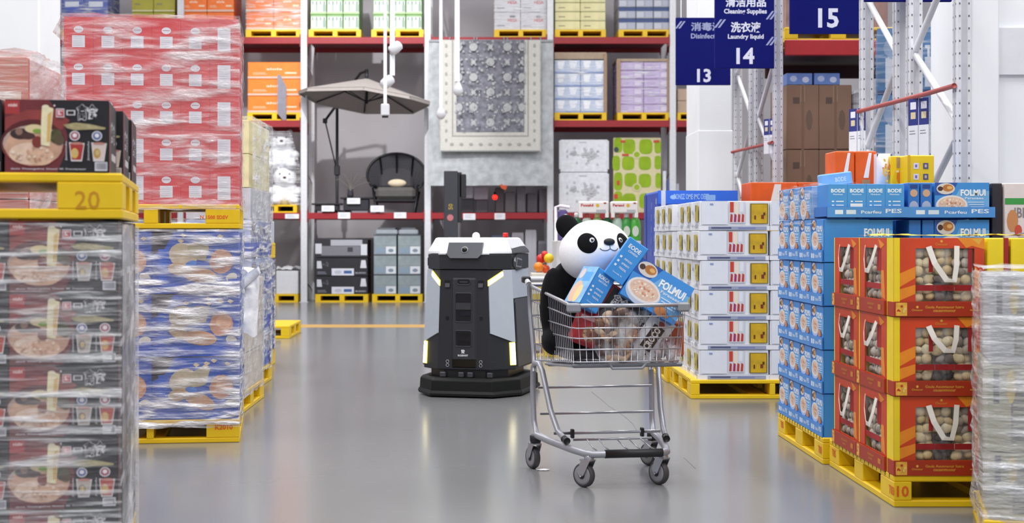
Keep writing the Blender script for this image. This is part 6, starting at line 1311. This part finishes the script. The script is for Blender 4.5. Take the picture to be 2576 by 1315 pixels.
# ================================================================== GROCERIES IN THE CART
def place(c, az_img, depth_tilt=0.0, yaw=0.0):
    """matrix for a carton whose print faces the camera, turned by az_img in the picture"""
    return Matrix.Translation(c) @ Matrix.Rotation(yaw, 4, 'Z') @ Matrix.Rotation(depth_tilt, 4, 'X') @ Matrix.Rotation(az_img, 4, 'Y')
def cart_box(name, c, w_, h_, d_, ang, ma, prm, label, tilt=0.0, yaw=0.0, side=None, left=None, topm=None):
    t = thing(name, label, 'cereal box' if 'blue' in label else 'box', M=place(c, ang, tilt, yaw), group='cartons in the cart')
    g = G().m(ma); g.cbox((-w_/2, -d_/2, -h_/2), (w_/2, d_/2, h_/2), .003); g.build('carton', t)
    put(prm, 'printed_front', (0, -d_/2-.0008, -h_/2), 0, t)
    if left: put(left, 'printed_side', (-w_/2-.0008, 0, -h_/2), -math.pi/2, t)
    return t
BLC = mat('#3f95e2', .4, var=.04)
def spine_cart(w_, h_, a, b):
    p = Pr(.00015); p.text(a, -w_*.0, h_*.78, h_*.10, '#f0f6fd', bold=.03, w=w_*.62); p.text(b, w_*.05, h_*.70, h_*.05, '#e4effb', w=w_*.5)
    for k, t in enumerate(('PIFIOD', 'SFRIIO', 'TESZSL')): p.rect(-w_*.36, h_*(.50-.11*k), -w_*.26, h_*(.55-.11*k), '#e6f0fa'); p.text(t, -w_*.12, h_*(.50-.11*k), h_*.045, '#e6f0fa', al='L', w=w_*.4)
    p.text('Tauvadlo 3u', 0, h_*.14, h_*.03, '#d0e4f8', w=w_*.5); return p.mesh()
Yc = 7.42
def W(px, py, Y): return Vector((X(px, Y), Y, Z(py, Y)))
cart_box('cereal_carton', W(1574, 656, 7.44), .108, .215, .17, math.radians(36), BLC, spine_cart(.108, .215, 'EODE', 'CAVIDA'), 'tall blue cereal carton leaning on the panda chin', 0.0, math.radians(-4))
cart_box('cereal_carton', W(1650, 733, 7.385), .30, .205, .075, math.radians(31), mat('#2f7fd0', .4, var=.04), cereal_front(.30, .205), 'blue cereal carton with large porridge bowl tilted in the cart', math.radians(-6), math.radians(4))
sp2 = Pr(.00015); sp2.rect(-.085, 0, .085, .20, mat('#7fb6ea', .4, var=.2, scale=20)); sp2.ell(-.03, .06, .05, .06, '#d9b89c', 14); sp2.ell(.01, .05, .03, .05, '#e6c890', 12); sp2.rect(-.02, .12, .06, .17, '#4f9fe6'); sp2.ell(-.05, .16, .025, .03, '#cfc6c6', 10); sp2 = sp2.mesh()
cart_box('cereal_carton', W(1485, 729, 7.44), .108, .20, .16, math.radians(32), BLC, spine_cart(.108, .20, 'ROKCA', 'NATURA'), 'blue cereal carton lowest at left in front of the panda', 0.0, math.radians(22), left=sp2)
np_ = Pr(.00015); np_.rect(-.15, 0, .15, .2, mat('#1c1a1e', .4)); np_.rect(-.15, 0, -.125, .2, '#a82430'); np_.rect(-.15, .19, .15, .2, '#a82430'); np_.text('禽食', -.06, .10, .075, '#e0dee2', w=.09, bold=.05); np_.ell(.03, .11, .05, .02, '#8a6a4a', 12, .5); np_.ell(.05, .06, .06, .045, '#8b5a4a', 14); np_.ell(-.05, .05, .05, .04, '#6a3a34', 14); np_.text('香菇', .07, .1, .05, '#d6d4d8', w=.06, bold=.03)
cart_box('noodle_carton', W(1572, 795, 7.475), .28, .2, .08, math.radians(34), mat('#8e1c28', .4), np_.mesh(), 'black and red noodle carton tucked behind the blue ones', 0.0, 0.0)
# pouches of dried mushrooms and other bags on the cart floor
def lump_bag(name, c, rx, ry, rz, cols, label, ma, seed, n=26, cat='bag', rot=0.0, sz_=.022, pr=None):
    t = thing(name, label, cat, M=Matrix.Translation(c) @ Matrix.Rotation(rot, 4, 'Y'), group='bags in the cart'); R = random.Random(seed)
    for k in range(n):
        a = R.uniform(0, 6.28); z = R.uniform(-.85, .85); q = math.sqrt(1-z*z)*R.uniform(.55, .85)
        g = G().m(mat(R.choice(cols), .7, var=.25, scale=40)); g.ell((0, 0, 0), (sz_*R.uniform(.8, 1.9), sz_*R.uniform(.4, .7), sz_*R.uniform(.5, 1.0)), 9, 6, Matrix.Rotation(R.uniform(-1.5, 1.5), 4, 'Y') @ Matrix.Rotation(R.uniform(-.8, .8), 4, 'X')); o = g.build('dried_mushroom', t); o.location = (rx*q*math.cos(a), ry*q*math.sin(a), rz*z)
    def bf(s, u):
        a = 2*math.pi*s; e = math.pi*(u-.5); d = Vector((math.copysign(abs(math.cos(a))**.7, math.cos(a))*math.cos(e)**.6, math.sin(a)*math.cos(e)**.6, math.copysign(abs(math.sin(e))**.8, math.sin(e)))); w_ = 1+.10*mnoise.noise(d*3.3+Vector((seed, 0, 0)))
        return (d.x*rx*w_, d.y*ry*w_, d.z*rz*w_)
    g = G().m(ma); g.grid(bf, 28, 18); g.build('clear_film', t)
    if pr: put(pr, 'label_sticker', (0, -ry*1.02, 0), 0, t)
    return t
BR = ['#a5795a', '#c9a684', '#7a5038', '#d9bd9c', '#5a3a2a', '#b98a66', '#e0c9ac']
zf = .612
def cw(px, py, Y): return W(px, py, Y)
lump_bag('mushroom_bag', cw(1552, 842, 7.40), .112, .065, .138, BR, 'clear bag of brown dried mushrooms in the middle of cart', BAG, 3, 85)
lump_bag('mushroom_bag', cw(1612, 792, 7.48), .075, .05, .07, ['#4a3a36', '#8a7a6c', '#c9b8a0', '#2e2624'], 'small clear bag of dark mixed mushrooms under the bowl carton', BAG, 5, 34)
g = G().m(mat('#a3242e', .3, var=.2, scale=12, bump=.5, bscale=25)); g.cbox((-.075, -.02, -.085), (.075, .03, .085), .02); t = thing('red_bag', 'shiny red pouch at left front of the cart basket', 'bag', M=Matrix.Translation(cw(1477, 826, 7.43)) @ Matrix.Rotation(.35, 4, 'Y'), group='bags in the cart'); g.build('pouch', t)
p = Pr(.00015); p.ell(.02, -.02, .04, .04, '#8a5a44', 14); p.blobs(.02, -.02, .03, .03, 10, .01, ['#c09a70', '#6a3a30', '#d8b890'], 3); p.rect(-.05, .04, .03, .06, '#d8a0a0'); put(p.mesh('printed_front'), 'printed_front', (0, -.021, 0), 0, t)
t = thing('white_pouch', 'white pouch with dark lettering at the right front of basket', 'bag', M=Matrix.Translation(cw(1637, 851, 7.41)) @ Matrix.Rotation(.62, 4, 'Y'), group='bags in the cart')
g = G().m(mat('#e2e1e5', .3, var=.06, bump=.5, bscale=30)); g.grid(lambda s, u: (.13*(s-.5), -.028*math.sin(math.pi*s)*math.sin(math.pi*u), .24*(u-.5)), 14, 18); g.grid(lambda s, u: (.13*(.5-s), .03*math.sin(math.pi*s)*math.sin(math.pi*u), .24*(u-.5)), 14, 18); g.build('pouch', t)
p = Pr(.00015); p.rect(-.03, -.06, .03, .07, '#3a2622'); p.text('CROCO', .018, -.055, .034, '#d8cfc8', w=.115, rot=math.pi/2, al='L', bold=.04); p.ell(.0, .085, .018, .012, '#8a3a30', 10); p.blobs(0, -.08, .03, .02, 8, .008, ['#6a625c', '#a8a2a0', '#3a3634'], 4); put(p.mesh('printed_front'), 'printed_front', (0, -.031, 0), 0, t)
lump_bag('silver_bag', cw(1600, 882, 7.42), .07, .045, .055, ['#c9c4c8', '#8f8a92', '#b8aaa6', '#a08a86'], 'clear bag of silvery snacks lying below the white pouch', BAG, 8, 18)
lump_bag('silver_bag', cw(1676, 886, 7.42), .075, .05, .055, ['#b9a6a6', '#9a8488', '#cfc0c0', '#8c6c6c'], 'clear bag of pinkish snacks at the right corner of cart', BAG, 9, 18)
g = G().m(mat('#b0501e', .45, var=.1)); g.cbox((-.035, -.04, 0), (.035, .04, .17), .01); tag(put(g.mesh('orange_carton'), 'orange_carton', (X(1700, 7.46), 7.46, zf)), 'small rusty orange carton by the right corner of cart', 'box')
g = G().m(mat('#2a2226', .5)); g.cbox((-.26, -.10, 0), (.25, .12, .05), .015); tag(put(g.mesh('flat_carton'), 'flat_carton', (*CF_.p(0.0, .30)[:2], .597), CF_.a), 'dark flat carton at the bottom of the cart', 'box')
